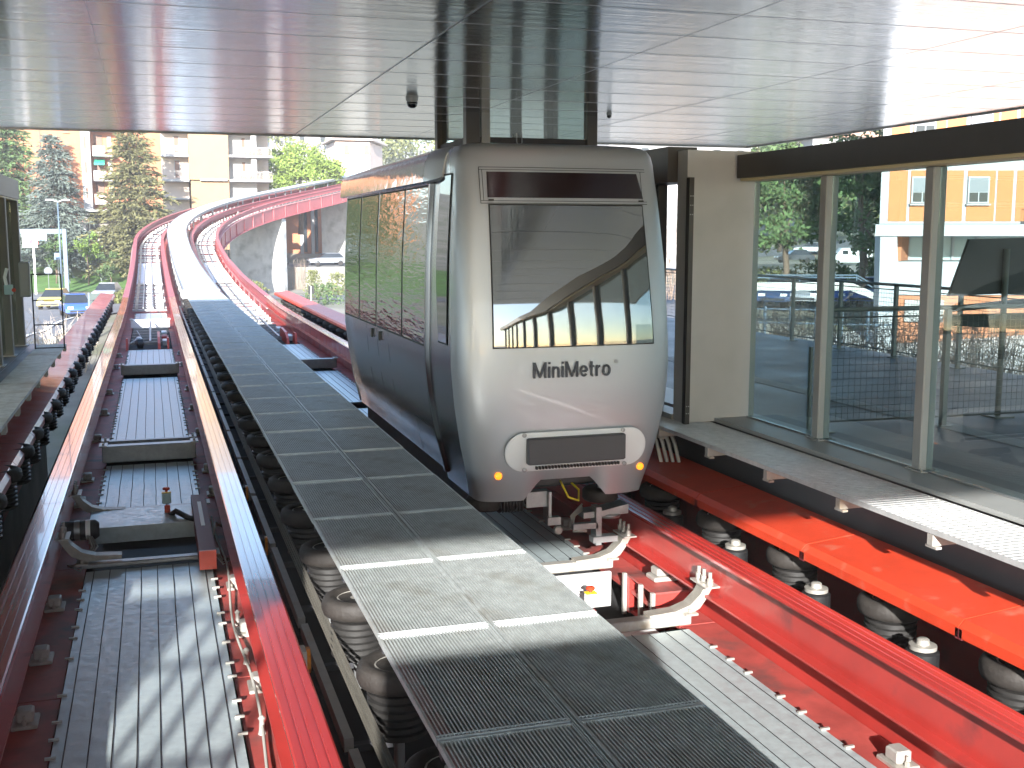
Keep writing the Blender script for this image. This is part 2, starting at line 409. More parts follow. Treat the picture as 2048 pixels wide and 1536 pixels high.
C(MB().box(LX1 - .11, LX1 - .098, LY0 + .22, LY1 - .2, .2, LT).build('glass_pane', M_glass, lift), lift)
C(MB().box(LX0 + .3, LX1 - .3, LY0 + .5, LY1 - .5, 3.55, 3.62).build('lift_car_roof', M_dark, lift), lift)
C(MB().tube([(LX0 + .95, LY0 + .02, 4.1), (LX0 + .95, LY0, 3.93), (LX0 + 1.0, LY0, 3.88), (LX0 + 1.05, LY0, 3.93), (LX0 + 1.05, LY0 + .02, 4.1)], .012).build('hook', M_steel, lift), lift)

# ------------------------------------------------------------------ right glass wall
wall = empty('glazed_platform_wall', 'long glass wall with grey posts under a thick dark fascia at the right platform', 'glass wall', (6.43, 8, .2))
WY1 = 11.25
C(MB().box(6.2, 6.62, -9, WY1 - .02, 2.90, 3.15).build('fascia', M_fascia, wall), wall)
C(MB().box(6.24, 6.58, -9, WY1 - .03, 2.868, 2.897).build('fascia_soffit', mat('cream_soffit_paint', (.62, .52, .3), .5), wall), wall)
ys = [9.78 - 1.6 * k for k in range(0, 12)]
for yy in ys:
    b = MB(); b.bbox(6.36, 6.5, yy - .06, yy + .06, .225, 2.865, .01); o = b.build('post', M_post, wall); C(o, wall)
    f = MB(); f.box(6.33, 6.53, yy - .12, yy + .12, .216, .228)
    for dx in (-.07, .07):
        for dy in (-.09, .09): f.lathe([(.012, .228), (.012, .24)], (6.43 + dx, yy + dy, 0), 6)
    g = f.build('foot_plate', M_post, o); 
edges = [WY1 - .02] + ys
for a, b_ in zip(edges, edges[1:]):
    hi = a - (.062 if a in ys else 0)
    C(MB().box(6.424, 6.436, b_ + .062, hi, .23, 2.864).build('glass_pane', M_glass, wall), wall)
C(MB().box(6.40, 6.46, -9, WY1 - .02, .216, .2295).build('glazing_channel', M_steel, wall), wall)
# end panel
ep = empty('end_wall_panel', 'tall beige grey solid wall panel between the rail car and the glass wall', 'wall panel', (6.1, 11.35, .17))
C(MB().box(5.62, 6.52, 11.28, 11.52, .178, 3.2).build('panel', M_panelwall, ep), ep)
b = MB(); b.box(5.60, 5.655, 11.18, 11.26, .178, 2.9)
o = C(b.build('edge_frame', M_fascia, ep), ep)
bb = MB()
for z in (.3, .38, 2.5, 2.6, 2.7):
    for dx in (.015, .04): bb.lathe([(.007, -.008), (.007, 0)], (5.60 + dx, 11.18, z), 6, 'y')
bb.build('bolt', M_steel, o)
# second stretch of glass wall nearer the track
w2 = empty('glazed_wall_behind_car', 'dark framed glass wall continuing behind the right side of the rail car', 'glass wall', (5.8, 15, .2))
C(MB().box(5.5, 5.86, 11.53, 19.6, 2.86, 3.25).build('fascia', M_fascia, w2), w2)
for yy in (12.1, 13.8, 15.4, 17.0, 18.6): C(MB().bbox(5.66, 5.78, yy, yy + .1, .225, 2.86, .01).build('post', M_fascia, w2), w2)
C(MB().box(5.715, 5.725, 12.2, 19.6, .25, 2.85).build('glass_pane', M_glass, w2), w2)
C(MB().box(5.6, 5.84, 11.53, 19.6, .18, .24).build('sill', M_post, w2), w2)

# ------------------------------------------------------------------ left platform structure
lw = empty('left_platform_screen', 'dark beige posts and beam along the left platform edge', 'glass wall', (-2.45, 20, .17))
C(MB().box(-2.72, -2.36, -2, 23.4, 2.93, 3.28).build('fascia', M_post if False else mat('brown_grey_fascia', (.075, .065, .058), .45, .1), lw), lw)
C(MB().box(-2.7, -2.38, 0, 23.38, 2.9, 2.927).build('fascia_soffit', MATS['cream_soffit_paint'], lw), lw)
for yy in (23.1, 21.2, 19.6, 18.0, 16.4):
    o = C(MB().bbox(-2.6, -2.36, yy - .12, yy + .06, .18, 2.9, .012).build('post', mat('olive_grey_post', (.13, .12, .1), .5), lw), lw)
    MB().box(-2.66, -2.32, yy - .2, yy + .14, .178, .192).build('foot_plate', M_post, o)
for a, b_ in ((23.1, 21.2), (21.2, 19.6), (19.6, 18.0), (18., 16.4)):
    C(MB().box(-2.492, -2.48, b_ + .062, a - .122, .23, 2.89).build('glass_pane', M_glass, lw), lw)
cb = empty('control_box', 'grey control box with a red button on the left platform post', 'control box', (-2.3, 21.1, 1.4))
MB().bbox(.1, .27, -.05, .08, -.2, .4, .015).build('enclosure', M_post, cb)
MB().bbox(-.14, .0, -.12, -.055, -.15, .02, .01).build('button_housing', M_cyanbox, cb)
MB().lathe([(.03, -.15), (.035, -.17), (.02, -.185)], (.02, 0, -.07), 12, 'y').build('red_button', M_orange, cb)
MB().tube([(-.1, -.09, .0), (-.12, -.1, .15), (-.08, -.08, .3)], .03).build('lever', M_white, cb)

def gate(x, y, label):
    g = empty('end_gate', label, 'gate', (x, y, .17))
    for dx in (0, .5): MB().tube([(dx, 0, 0), (dx, 0, 1.38)], .014).build('post', M_dark, g)
    for z in (.02, .45, .9, 1.38): MB().tube([(0, 0, z), (.5, 0, z)], .012).build('rail', M_dark, g)
gate(-2.12, 22.3, 'thin dark tubular gate frame at the far end of the left grating')

# ------------------------------------------------------------------ platform edge gratings (bars across)
def edge_grating(x0, x1, ys_, z, label, bright, brk, pitch=.06):
    t = empty('platform_edge_grating', label, 'grating', ((x0 + x1) / 2, ys_[0], z))
    m = bright
    for a, b_ in zip(ys_, ys_[1:]):
        b = MB(); L = b_ - a - .004; n = int(L / pitch)
        for i in range(n): b.box(x0, x1, a + i * L / n, a + i * L / n + pitch * .42, z - .035, z - .002)
        b.box(x0 - .001, x0 + .006, a, b_ - .003, z - .04, z); b.box(x1 - .006, x1 + .001, a, b_ - .003, z - .04, z)
        for j in range(1, 4):
            xx = x0 + (x1 - x0) * j / 4; b.box(xx - .003, xx + .003, a, b_ - .02, z - .03, z - .0055)
        C(b.build('grating_panel', m, t), t)
    s = 1 if x0 > 0 else -1
    for yy in ys_:
        q = MB()
        xi, xo = (x0, x1) if s > 0 else (x1, x0)
        q.box(min(xi, xo), max(xi, xo), yy - .03, yy + .03, z - .13, z - .045)
        q.box(min(xi + s * .01, xi + s * .06), max(xi + s * .01, xi + s * .06), yy - .06, yy + .06, z - .15, z - .132)
        C(q.build('bracket', brk, t), t)
    return t
M_grb = mat('bright_galvanised_grating', (.62, .63, .62), .42, .5, vary=.12, vscale=10)
edge_grating(5.32, 5.98, [2.0 + 1.16 * k for k in range(9)] + [12.2], .17, 'bright metal grating strip along the foot of the right glass wall', M_grb, M_alu)
edge_grating(5.32, 5.62, [12.25, 13.6, 15, 16.4, 17.8, 19.2, 20.6, 22, 23.4], .17, 'narrow metal grating strip behind the rail car on the right side', M_grb, M_alu)
edge_grating(-2.3, -1.66, [7.0 + 1.36 * k for k in range(13)], .17, 'dark metal grating strip along the edge of the left platform', M_grate, M_alu)
# flexible conduits under right grating
c = MB()
for k in range(4): c.tube([(5.5 + .05 * k, 11.9 - .06 * k, .08), (5.5 + .05 * k, 11.7 - .06 * k, -.1), (5.52 + .05 * k, 11.5 - .05 * k, -.5)], .022, 8)
tag(c.build('conduit_bundle', mat('pale_grey_conduit', (.5, .52, .52), .5), smooth=True), 'bundle of pale grey conduits dropping from the start of the right grating', 'conduit')
tag(MB().bbox(5.2, 5.42, 11.75, 11.95, -.12, .1, .01).build('junction_box', M_orangelens), 'small orange box at the foot of the end wall panel beside the car', 'box')

# ------------------------------------------------------------------ right platform railings
M_rail = mat('railing_grey_paint', (.2, .21, .19), .45, .2)
M_wire = mat('railing_wire', (.16, .16, .15), .5, .4)
def railing(name, label, pts, h, tilt=0, dy=.075, dxw=.075, posts=True, group=None):
    t = empty(name, label, 'railing', pts[0], group=group)
    pts = [Vector(p) for p in pts]
    for i, p_ in enumerate(pts):
        C(MB().box(p_.x - .03, p_.x + .03, p_.y - .03, p_.y + .03, p_.z, p_.z + h - .02).build('post', M_rail, t), t)
        C(MB().box(p_.x - .08, p_.x + .08, p_.y - .08, p_.y + .08, p_.z, p_.z + .014).build('base_plate', M_rail, t), t)
    tr = MB(); tr.tube([p_ + Vector((0, 0, h)) for p_ in pts], .026, 8); C(tr.build('top_rail', M_rail, t), t)
    wr = MB()
    for a, b_ in zip(pts, pts[1:]):
        d = b_ - a; L = d.length; dn = d / L; a2, b2 = a + dn * .05, b_ - dn * .05
        z = .12
        while z < h - .08: wr.tube([a2 + Vector((0, 0, z)), b2 + Vector((0, 0, z))], .0035, 3); z += dy
        n = int(L / dxw)
        for i in range(1, n):
            q = a2 + (b2 - a2) * i / n; wr.tube([q + Vector((0, 0, .12)), q + Vector((0, 0, h - .09))], .0028, 3)
        for z in (.11, h - .085): wr.tube([a2 + Vector((0, 0, z)), b2 + Vector((0, 0, z))], .009, 4)
    C(wr.build('wire_mesh', M_wire, t), t)
    return t
railing('mesh_railing', 'long wire mesh railing along the far outer edge of the right platform', [(12.1, 26 - 1.62 * k, .17) for k in range(14)], 1.25)
railing('mesh_railing', 'shorter wire mesh railing crossing the right platform just behind the glass wall', [(6.85, 10.33, .17), (8.3, 10.25, .17), (9.8, 10.2, .17), (11.3, 10.15, .17)], 1.32)
lad = MB()
lad.box(6.62, 6.65, 10.3, 10.34, .178, 1.1).box(6.74, 6.77, 10.3, 10.34, .178, 1.1)
for k in range(11): lad.box(6.65, 6.74, 10.31, 10.33, .25 + k * .08, .262 + k * .08)
tag(lad.build('ladder_frame', M_rail), 'narrow ladder like metal frame at the near end of the platform railing', 'frame')
# dark board on a post
bd = empty('tilted_board', 'large dark tilted board on a post behind the right glass wall', 'board', (9.35, 10.6, .17))
MB().tube([(0, 0, 0), (0, 0, 1.95)], .035, 10).build('post', M_rail, bd, True)
MB().box(-.13, .13, -.13, .13, 0, .016).build('base_plate', M_rail, bd)
MB().prism([(-.74, 1.42), (1.3, 1.46), (1.3, 2.1), (-.5, 2.06)], .03, .07).build('board_panel', mat('dark_board', (.02, .02, .02), .45), bd)
MB().prism([(-.74, 1.24), (1.3, 1.34), (1.3, 1.44), (-.74, 1.3)], .0, .06).build('lower_rail', M_dark, bd)
MB().prism([(-.7, 1.08), (1.3, .95), (1.3, 1.2), (-.7, 1.2)], .03, .05).build('lower_panel', mat('dark_green_board', (.015, .03, .025), .3), bd)

# unseen blockers added behind the camera to shape the sunlight on the near track
M_ins = mat('blocker_paint', (.3, .3, .29), .5)
blk_tall = empty('added_tall_blocker', 'added tall shade-casting cabinet on the end platform behind the photographer', 'blocker', (-.25, -1.9, .17))  # added block that keeps the sun off the near walkway
MB().bbox(-1.02, 1.05, -.2, .2, 0, 2.3, .04).build('housing', M_ins, blk_tall)
MB().bbox(-.98, .0, .2, .215, .1, 2.2, .004).build('blocker_face', M_ins, blk_tall); MB().bbox(.03, .99, .2, .215, .1, 2.2, .004).build('blocker_face', M_ins, blk_tall)
struct(MB().box(-4, 3.6, -9, -.6, -.1, .165).build('end_platform_floor', M_floor))
blk_low = empty('added_low_blocker', 'added low shade-casting counter beside the tall cabinet behind the photographer', 'occluder', (-1.95, -1.9, .17))  # added lower block, cuts the sun beside the walkway
MB().bbox(-.64, .66, -.2, .2, 0, 1.35, .03).build('housing', M_ins, blk_low)
scr = empty('added_shade_bars', 'tall barred metal screen at the left end of the platform behind the photographer', 'screen', (-3.1, -1.9, .17))  # bars added to stripe the sunlight on the left deck
for k in range(5): MB().box(-.52 + k * .27, -.47 + k * .27, -.03, .03, 0, 2.7).build('bar', M_rail, scr)
for z in (1.65, 2.25, 2.64): MB().box(-.52, .63, -.02, .02, z, z + .05).build('cross_bar', M_rail, scr)
pan = empty('added_shade_screen', 'added solid shade screen at the far left of the platform behind the photographer', 'screen', (-4.6, -1.9, .17))  # added panel that shades the left side of the left deck
MB().bbox(-1.1, .95, -.05, .05, 0, 2.9, .02).build('panel', M_ins, pan)

# ------------------------------------------------------------------ guide rails (four, running out over the viaduct)
def ibeam(wd, h):
    a = wd / 2; g = []
    top = [(-a, -.012)]
    for k in range(3):                       # grooves in the running surface
        c_ = -a + wd * (k + 1) / 4
        top += [(c_ - .008, 0), (c_ - .005, -.007), (c_ + .005, -.007), (c_ + .008, 0)]
    top = [(-a, -.03), (-a, -.006), (-a + .012, 0)] + top[1:] + [(a - .012, 0), (a, -.006), (a, -.03)]
    return top, [(a - .004, -.031), (.02, -.034), (.02, -h + .022), (a, -h + .02), (a, -h), (-a, -h), (-a, -h + .02), (-.02, -h + .022), (-.02, -.034), (-a + .004, -.031)]
RAILW = .25
sl_ = slist(-6, SEND)
def rail(off, label, m_top, hh=.40):
    t = empty('guide_rail', label, 'rail', (CX + off, 0, -.6))
    top, web = ibeam(RAILW, hh)
    near, farr = [q for q in sl_ if q < 51] + [51.0], [51.0] + [q for q in sl_ if q > 51]
    C(MB().sweep(top, frames(off, near)).build('running_surface', m_top, t), t)
    C(MB().sweep(web, frames(off, near)).build('web', M_red, t), t)
    C(MB().sweep(top, frames(off, farr)).build('running_surface', M_hazed, t), t)  # beyond the station the rail colour carries the haze and glare
    C(MB().sweep(web, frames(off, farr)).build('web', M_hazed, t), t)
    return t
rail(-2.99, 'red steel guide rail at the far left side of the empty left track', M_redtop)
rail(-1.07, 'red steel guide rail between the left deck and the tyres beside the central walkway', M_redtop)
rail(1.06, 'red steel guide rail hidden partly under the central walkway and left of the car', M_redtop)
rail(2.98, 'red steel guide rail in the right foreground running under the right side of the car', M_redtop)

# viaduct girders: outer steel web plates and cross deck beyond the station
def girder(off, label):
    s_ = slist(51, SEND)
    b = MB(); b.sweep([(-.03, -.62), (.03, -.62), (.03, -1.75), (-.03, -1.75)], frames(off, s_))
    t = empty('viaduct_girder', label, 'girder', (CX + off, 51, -1))
    C(b.build('web_plate', M_hazed, t), t)
    C(MB().sweep([(-.2, -1.755), (.2, -1.755), (.2, -1.81), (-.2, -1.81)], frames(off, s_)).build('bottom_flange', M_hazed, t), t)
    C(MB().sweep([(-.16, -.56), (.12, -.56), (.12, -.61), (-.16, -.61)], frames(off, s_)).build('top_flange', mat('haze_tinted_pink', (.6, .28, .27), .5), t), t)  # haze and glare painted in as a paler pink
    st = MB(); s = 55
    while s < SEND - 1:
        for (a, c_) in ((-.11, -.035), (.035, .11)):
            st.sweep([(a, -.62), (c_, -.62), (c_, -1.75), (a, -1.75)], [(lambda x, z, s=s: tp(s, off + x, z)), (lambda x, z, s=s: tp(s + .03, off + x, z))])
        s += 3.2
    C(st.build('stiffener', M_hazed, t), t)
    return t
girder(3.1, 'haze tinted red steel girder on the near side of the curved viaduct')
girder(-3.1, 'haze tinted red steel girder on the far outer side of the curved viaduct')
dk = MB(); dk.sweep([(-3.05, -.95), (3.05, -.95), (3.05, -1.1), (-3.05, -1.1)], frames(0, slist(51, SEND)))
tag(dk.build('viaduct_deck', M_redplate), 'thin deck slab carried between the two red viaduct girders', 'deck')

# ------------------------------------------------------------------ central walkway
wk = empty('central_walkway', 'long walkway of dark ribbed metal grating panels between the two tracks', 'walkway', (CX, 4, 0))
PIT = 1.395
def grating_mesh():
    b = MB(); W_ = .655; L = PIT - .012
    n = 33
    for i in range(n):
        x = -W_ / 2 + W_ * (i + .5) / n; b.box(x - .0036, x + .0036, .012, L - .012, -.03, 0)
    for yy in (0, .03, L - .02): b.box(-W_ / 2, W_ / 2, yy, yy + .009, -.032, .0025)
    for i in range(1, 4): b.box(-W_ / 2, W_ / 2, L * i / 4 - .002, L * i / 4 + .002, -.028, -.012)
    b.box(-W_ / 2 - .002, -W_ / 2 + .004, 0, L, -.034, .002); b.box(W_ / 2 - .004, W_ / 2 + .002, 0, L, -.034, .002)
    return b
proto = None
k0 = -1
for k in range(k0, 25):
    for sx in (-1, 1):
        yy = 4.74 + PIT * k
        if proto is None: proto = grating_mesh().build('grating_panel', M_grate, wk); o = proto
        else: o = proto.copy(); col.objects.link(o); o.parent = wk
        o.matrix_parent_inverse = Matrix.Translation(-Vector(wk.location))
        o.location = (CX + sx * .347 + random.uniform(-.003, .003), yy, random.uniform(-.003, .003)); o.rotation_euler = (random.uniform(-.002, .002), 0, 0)
C(MB().box(CX - .012, CX - .007, 3, 39.5, -.05, .005).box(CX + .007, CX + .012, 3, 39.5, -.05, .005).build('centre_strip', M_grate, wk), wk)
C(MB().box(CX - .6, CX - .54, 3, 39.5, -.16, -.04).box(CX + .54, CX + .6, 3, 39.5, -.16, -.04).box(CX - .05, CX + .05, 3, 39.5, -.16, -.06).build('bearer', M_dark, wk), wk)
cr = MB()
for k in range(k0, 25): cr.box(CX - .66, CX + .66, 4.74 + PIT * k - .03, 4.74 + PIT * k + .03, -.10, -.036)
C(cr.build('cross_bearer', M_dark, wk), wk)
# pale steps then pale deck in the sun
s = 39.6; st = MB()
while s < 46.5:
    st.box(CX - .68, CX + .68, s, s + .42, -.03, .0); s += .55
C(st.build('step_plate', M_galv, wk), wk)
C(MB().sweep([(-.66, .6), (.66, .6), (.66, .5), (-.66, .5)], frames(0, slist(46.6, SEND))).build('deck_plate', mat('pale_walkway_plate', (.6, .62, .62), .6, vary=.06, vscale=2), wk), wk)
C(MB().sweep([(-.72, .48), (-.667, .48), (-.667, .62), (-.72, .62)], frames(0, slist(46.6, SEND))).build('edge_angle', M_steel, wk), wk)
C(MB().sweep([(.667, .4), (.72, .4), (.72, .62), (.667, .62)], frames(0, slist(46.6, SEND))).build('edge_angle', M_steel, wk), wk)
s = 48
while s < SEND - 2:
    for xx in (-.6, .5):
        C(MB().sweep([(xx, -1), (xx + .1, -1), (xx + .1, .5), (xx, .5)], [(lambda x, z, s=s: tp(s, x, z)), (lambda x, z, s=s: tp(s + .1, x, z))]).build('leg', M_steel, wk), wk)
    s += 4

# ------------------------------------------------------------------ track floors: red side plates, sheets, cross beams
def sideplates(c, label):
    t = empty('track_side_plates', label, 'steel plates', (c, 8, -1.3))
    for (a, b_) in ((-1.04, -.66), (.66, 1.02)):
        y = -6
        L = [(-6, 9.0), (9.02, 12.6), (12.62, 18), (18.02, 24), (24.02, 31), (31.02, 37), (37.02, 44), (44.02, 51)]
        for (y0, y1) in L:
            if c > 2 and y0 > 9 and a > 0 and y0 < 9.5: pass
            C(MB().box(c + a, c + b_, y0, y1, -1.34, -1.3 - .0).build('plate', M_redplate, t), t)
    C(MB().box(c - 1.12, c - 1.045, -6, 51, -1.6, -1.02).box(c + 1.03, c + 1.1, -6, 51, -1.6, -1.02).build('side_web', M_red, t), t)
    return t
LCX, RCX = -.16, 3.85
sideplates(LCX, 'dusty red floor plates along both sides of the left track'); sideplates(RCX, 'dusty red floor plates along both sides of the right track')
PRO = {}
def sheet(c, y0, y1, label, z=-1.25, wd=1.28, lines=8):
    t = empty('deck_sheet', label, 'metal sheet', (c, y0, z), group=None)
    b = MB(); L = y1 - y0; n = max(2, int(L / .25))
    rnd = random.Random(int(y0 * 10))
    b.grid(lambda i, j: (-wd / 2 + wd * i / 10, L * j / n, rnd.uniform(-.003, .003) - .004), range(11), range(n + 1))
    b.build('sheet', M_galv, t, smooth=True, recalc=False)
    MB().box(-wd / 2, wd / 2, 0, L, -.03, -.012).build('backing', M_steel, t)
    c2 = MB()
    for i in range(lines):
        x = -wd / 2 + wd * (i + .5) / lines
        pts = [(x + rnd.uniform(-.004, .004), L * j / 8, .003) for j in range(9)]; c2.tube(pts, .0042, 4)
    c2.build('heating_cable', M_dark, t)
    yy = .12
    while yy < L - .1:
        for sx in (-1, 1):
            if rnd.random() < .9:
                if 'clip' not in PRO: PRO['clip'] = MB().box(-.035, .035, 0, .02, -.006, .012).build('retaining_clip', M_hub).data; bpy.data.objects.remove(bpy.data.objects['retaining_clip'])
                o = bpy.data.objects.new('retaining_clip', PRO['clip']); col.objects.link(o); o.parent = t; o.location = (sx * wd / 2, yy, 0)
        yy += .3 if rnd.random() < .6 else .5
    return t
sheet(LCX, 3.0, 12.3, 'ribbed pale sheet filling the left foreground between the left rails')
sheet(LCX, 14.75, 18.0, 'ribbed pale sheet beyond the black slot in the left track')
sheet(LCX, 19.2, 28.9, 'longest dull ribbed sheet in the middle of the left track')
sheet(LCX, 30.4, 36.0, 'ribbed sheet just before the switch machinery of the left track')
sheet(LCX, 48.5, 52.5, 'sunlit pale sheet beyond the switch machinery of the left track', lines=3)
sheet(RCX, 3.0, 8.8, 'ribbed pale sheet beside the central walkway in the right foreground')
sheet(RCX, 10.9, 16.0, 'ribbed blue grey sheet under the front of the rail car')
sheet(RCX, 16.8, 22.5, 'ribbed sheet hidden under the rear of the rail car')
sheet(RCX, 23.4, 29.0, 'ribbed sheet of the right track visible left of the rail car')
sheet(RCX, 30.4, 36.4, 'farthest shaded ribbed sheet of the right track beyond the rail car')

def crossbeam(c, y, label, h=.14, wd=.12, z=-1.24, m=None, half=.7):
    t = empty('cross_beam', label, 'beam', (c, y, z))
    MB().bbox(-half, half, -wd / 2, wd / 2, 0, h, .01).build('beam', m or M_steel, t)
    for s in (-1, 1):
        q = MB(); q.box(s * (half - .02) - .06, s * (half - .02) + .06, -wd / 2 - .05, wd / 2 + .05, h + .001, h + .02)
        for dy in (-.06, .06): q.lathe([(.018, h + .02), (.018, h + .05)], (s * (half - .02), dy, 0), 6)
        q.build('end_plate', M_hub, t)
    return t
crossbeam(LCX, 12.42, 'steel cross beam at the near edge of the black slot', h=.05)
crossbeam(LCX, 14.62, 'steel cross beam at the far edge of the upright grey plate', h=.1)
crossbeam(LCX, 18.25, 'raised double cross beam between the second and third left sheets', h=.26, wd=.2)
crossbeam(LCX, 19.0, 'lower cross beam just behind the raised double beam', h=.2)
crossbeam(LCX, 29.6, 'slim cross beam with three lugs before the left switch machinery', h=.25, wd=.2)
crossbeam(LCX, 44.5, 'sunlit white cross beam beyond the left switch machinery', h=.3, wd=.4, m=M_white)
crossbeam(RCX, 29.6, 'slim grey cross beam on the right track left of the car', h=.25, wd=.2)
crossbeam(RCX, 10.75, 'cream edge beam at the near end of the sheet under the car', h=.1, m=M_alu)
crossbeam(RCX, 8.92, 'cream edge beam at the far end of the right foreground sheet', h=.1, m=M_alu)
tag(MB().box(LCX - .68, LCX + .68, 13.62, 13.66, -1.31, -1.12).box(LCX - .68, LCX + .68, 13.66, 14.5, -1.16, -1.12).build('upright_plate', M_galv), 'grey galvanised plate standing across the left track behind the black slot', 'plate')
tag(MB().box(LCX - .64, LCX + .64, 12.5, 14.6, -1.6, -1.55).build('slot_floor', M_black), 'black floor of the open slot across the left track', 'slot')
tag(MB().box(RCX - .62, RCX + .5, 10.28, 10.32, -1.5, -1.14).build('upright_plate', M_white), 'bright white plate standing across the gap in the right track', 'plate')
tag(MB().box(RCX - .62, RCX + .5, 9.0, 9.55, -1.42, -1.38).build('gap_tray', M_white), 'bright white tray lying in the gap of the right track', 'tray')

# red boxes (switch frame) in the right track gap
rb = empty('red_switch_box', 'open red steel box frame beside the gap in the right track', 'steel frame', (4.52, 9.85, -1.3))
MB().box(-.02, .5, -.28, -.22, -.25, .12).build('side_plate', M_red, rb); MB().box(-.02, .5, .3, .36, -.25, .12).build('side_plate', M_red, rb)
MB().box(-.02, .5, -.28, .36, .121, .14).build('top_plate', M_redplate, rb)
for yy in (-.3, -.02, .38): MB().box(-.06, -.022, yy - .02, yy + .02, -.28, .15).build('edge_angle', M_alu, rb)
MB().box(.0, .5, -.27, .3, -.25, -.22).build('bottom_plate', M_red, rb)
MB().bbox(.12, .4, .0, .22, .142, .19, .01).build('clamp_base', M_alu, rb); MB().bbox(.16, .36, .03, .19, .192, .27, .012).build('clamp_block', M_alu, rb)

# curved cast arms
def castarm(c, y, side, label, z=-1.12):
    t = empty('curved_arm', label, 'bracket', (c, y, z))
    pr = [(-.28, 0), (-.02, .015), (.12, .06), (.22, .15), (.28, .25), (.34, .27), (.34, .2), (.28, .1), (.22, .02), (.08, -.045), (-.28, -.04)]
    b = MB(); b.prism([(side * x, z_) for x, z_ in pr], -.07, .07); b.build('arm', mat('old_cast_metal', (.33, .31, .27), .5, .3, vary=.2, vscale=8), t)
    q = MB()
    for dy in (-.1, 0.02, .12): q.lathe([(.03, .24), (.03, .30), (.018, .302), (.018, .36)], (side * .3, dy, 0), 8)
    q.build('bolt', M_hub, t, 'auto')
    MB().box(side * .3 - .07, side * .3 + .07, -.16, .16, .225, .24).build('foot', M_alu, t)
castarm(4.4, 10.75, 1, 'far cream curved arm bolted to the right rail beside the gap')
castarm(4.42, 8.95, 1, 'near cream curved arm bolted to the right rail beside the gap')
castarm(-.72, 14.55, -1, 'dull curved arm at the left rail behind the black slot')
castarm(-.72, 12.45, -1, 'dull curved arm at the left rail in front of the black slot')
# clamps with bolts along the rails
def clamp(proto_, x, y, label, rz=0):
    if proto_ is None:
        t = empty('rail_clamp', label, 'clamp', (x, y, -1.3), rz, group='bolted clamps along the rails')
        MB().bbox(-.09, .09, -.12, .12, 0, .03, .005).build('base', M_hub, t)
        MB().bbox(-.06, .06, -.07, .07, .03, .12, .012).build('block', M_alu, t)
        q = MB()
        for dy in (-.095, .095): q.lathe([(.018, .03), (.018, .06), (.01, .061), (.01, .1)], (0, dy, 0), 6)
        q.build('bolt', M_hub, t)
        return t
    return dup(proto_, (x, y, -1.3), rz, label, 'bolted clamps along the rails')
cl0 = None; n = 0
for side, x, nm in ((0, -1.03, 'left rail of the left track'), (1, .68, 'right rail of the left track')):
    for i, y in enumerate([8.6, 9.9, 11.3, 15.6, 17.2, 20.5, 23.5, 26.5, 31.5, 34.5]):
        o = clamp(cl0, x, y + .15 * side, 'clamp inside the %s, %s from the near end' % (nm, ORD[i + 1])); cl0 = cl0 or o
for i, y in enumerate([6.1, 12.6, 14.0]):
    clamp(cl0, 4.72, y, 'clamp inside the right rail of the right track, %s from the near end' % ORD[i + 1])
# cable running along the left deck
M_cab2 = mat('pale_cable', (.42, .42, .38), .6)
b = MB(); pts = [(.60 + .03 * sin(y * 1.7), y, -1.22 + .02 * sin(y * 2.3)) for y in [5 + .35 * i for i in range(27)]]; b.tube(pts, .012, 6)
tag(b.build('loose_cable', M_cab2, smooth=True), 'pale cable winding along the foot of the rail at the right of the left deck', 'cable')
for i, y in enumerate([7.0, 7.9, 9.3, 10.3]):
    t = empty('cable_tie_post', 'short post tying the pale cable beside the left deck, %s from the bottom' % ORD[i + 1], 'post', (.62, y, -1.3), group='posts tying the pale cable')
    MB().lathe([(.03, 0), (.022, .03), (.018, .1), (.028, .12), (.01, .14)], n=10).build('post', M_alu, t, 'auto')
for i, (x0, y0, s) in enumerate(((-.98, 12.8, -1), (.72, 12.6, 1))):
    b = MB()
    for k in range(3):
        b.tube([(x0, y0 + .5, -1.1), (x0 - s * .15, y0 + .3 + .05 * k, -1.0), (x0 - s * (.22 + .03 * k), y0, -1.12), (x0 - s * .12, y0 - .3 - .1 * k, -1.24), (x0 + s * .02, y0 - .2, -1.25)], .012, 6)
    tag(b.build('cable_loop', M_cable, smooth=True), ('loop of grey cables at the left rail by the black slot', 'loop of grey cables at the right end of the black slot')[i], 'cable')
# motor drum with shiny bands left
dm = empty('drum_motor', 'dark cylindrical motor with two shiny bands beside the left rail', 'motor', (-.93, 13.1, -1.0))
MB().lathe([(.09, -.16), (.11, -.14), (.11, .2), (.08, .24)], (0, 0, 0), 20, 'x').build('housing', M_dark, dm, 'auto')
MB().lathe([(.113, -.02), (.113, .04)], (0, 0, 0), 20, 'x').build('band', M_steel, dm, 'auto'); MB().lathe([(.113, .1), (.113, .15)], (0, 0, 0), 20, 'x').build('band', M_white, dm, 'auto')

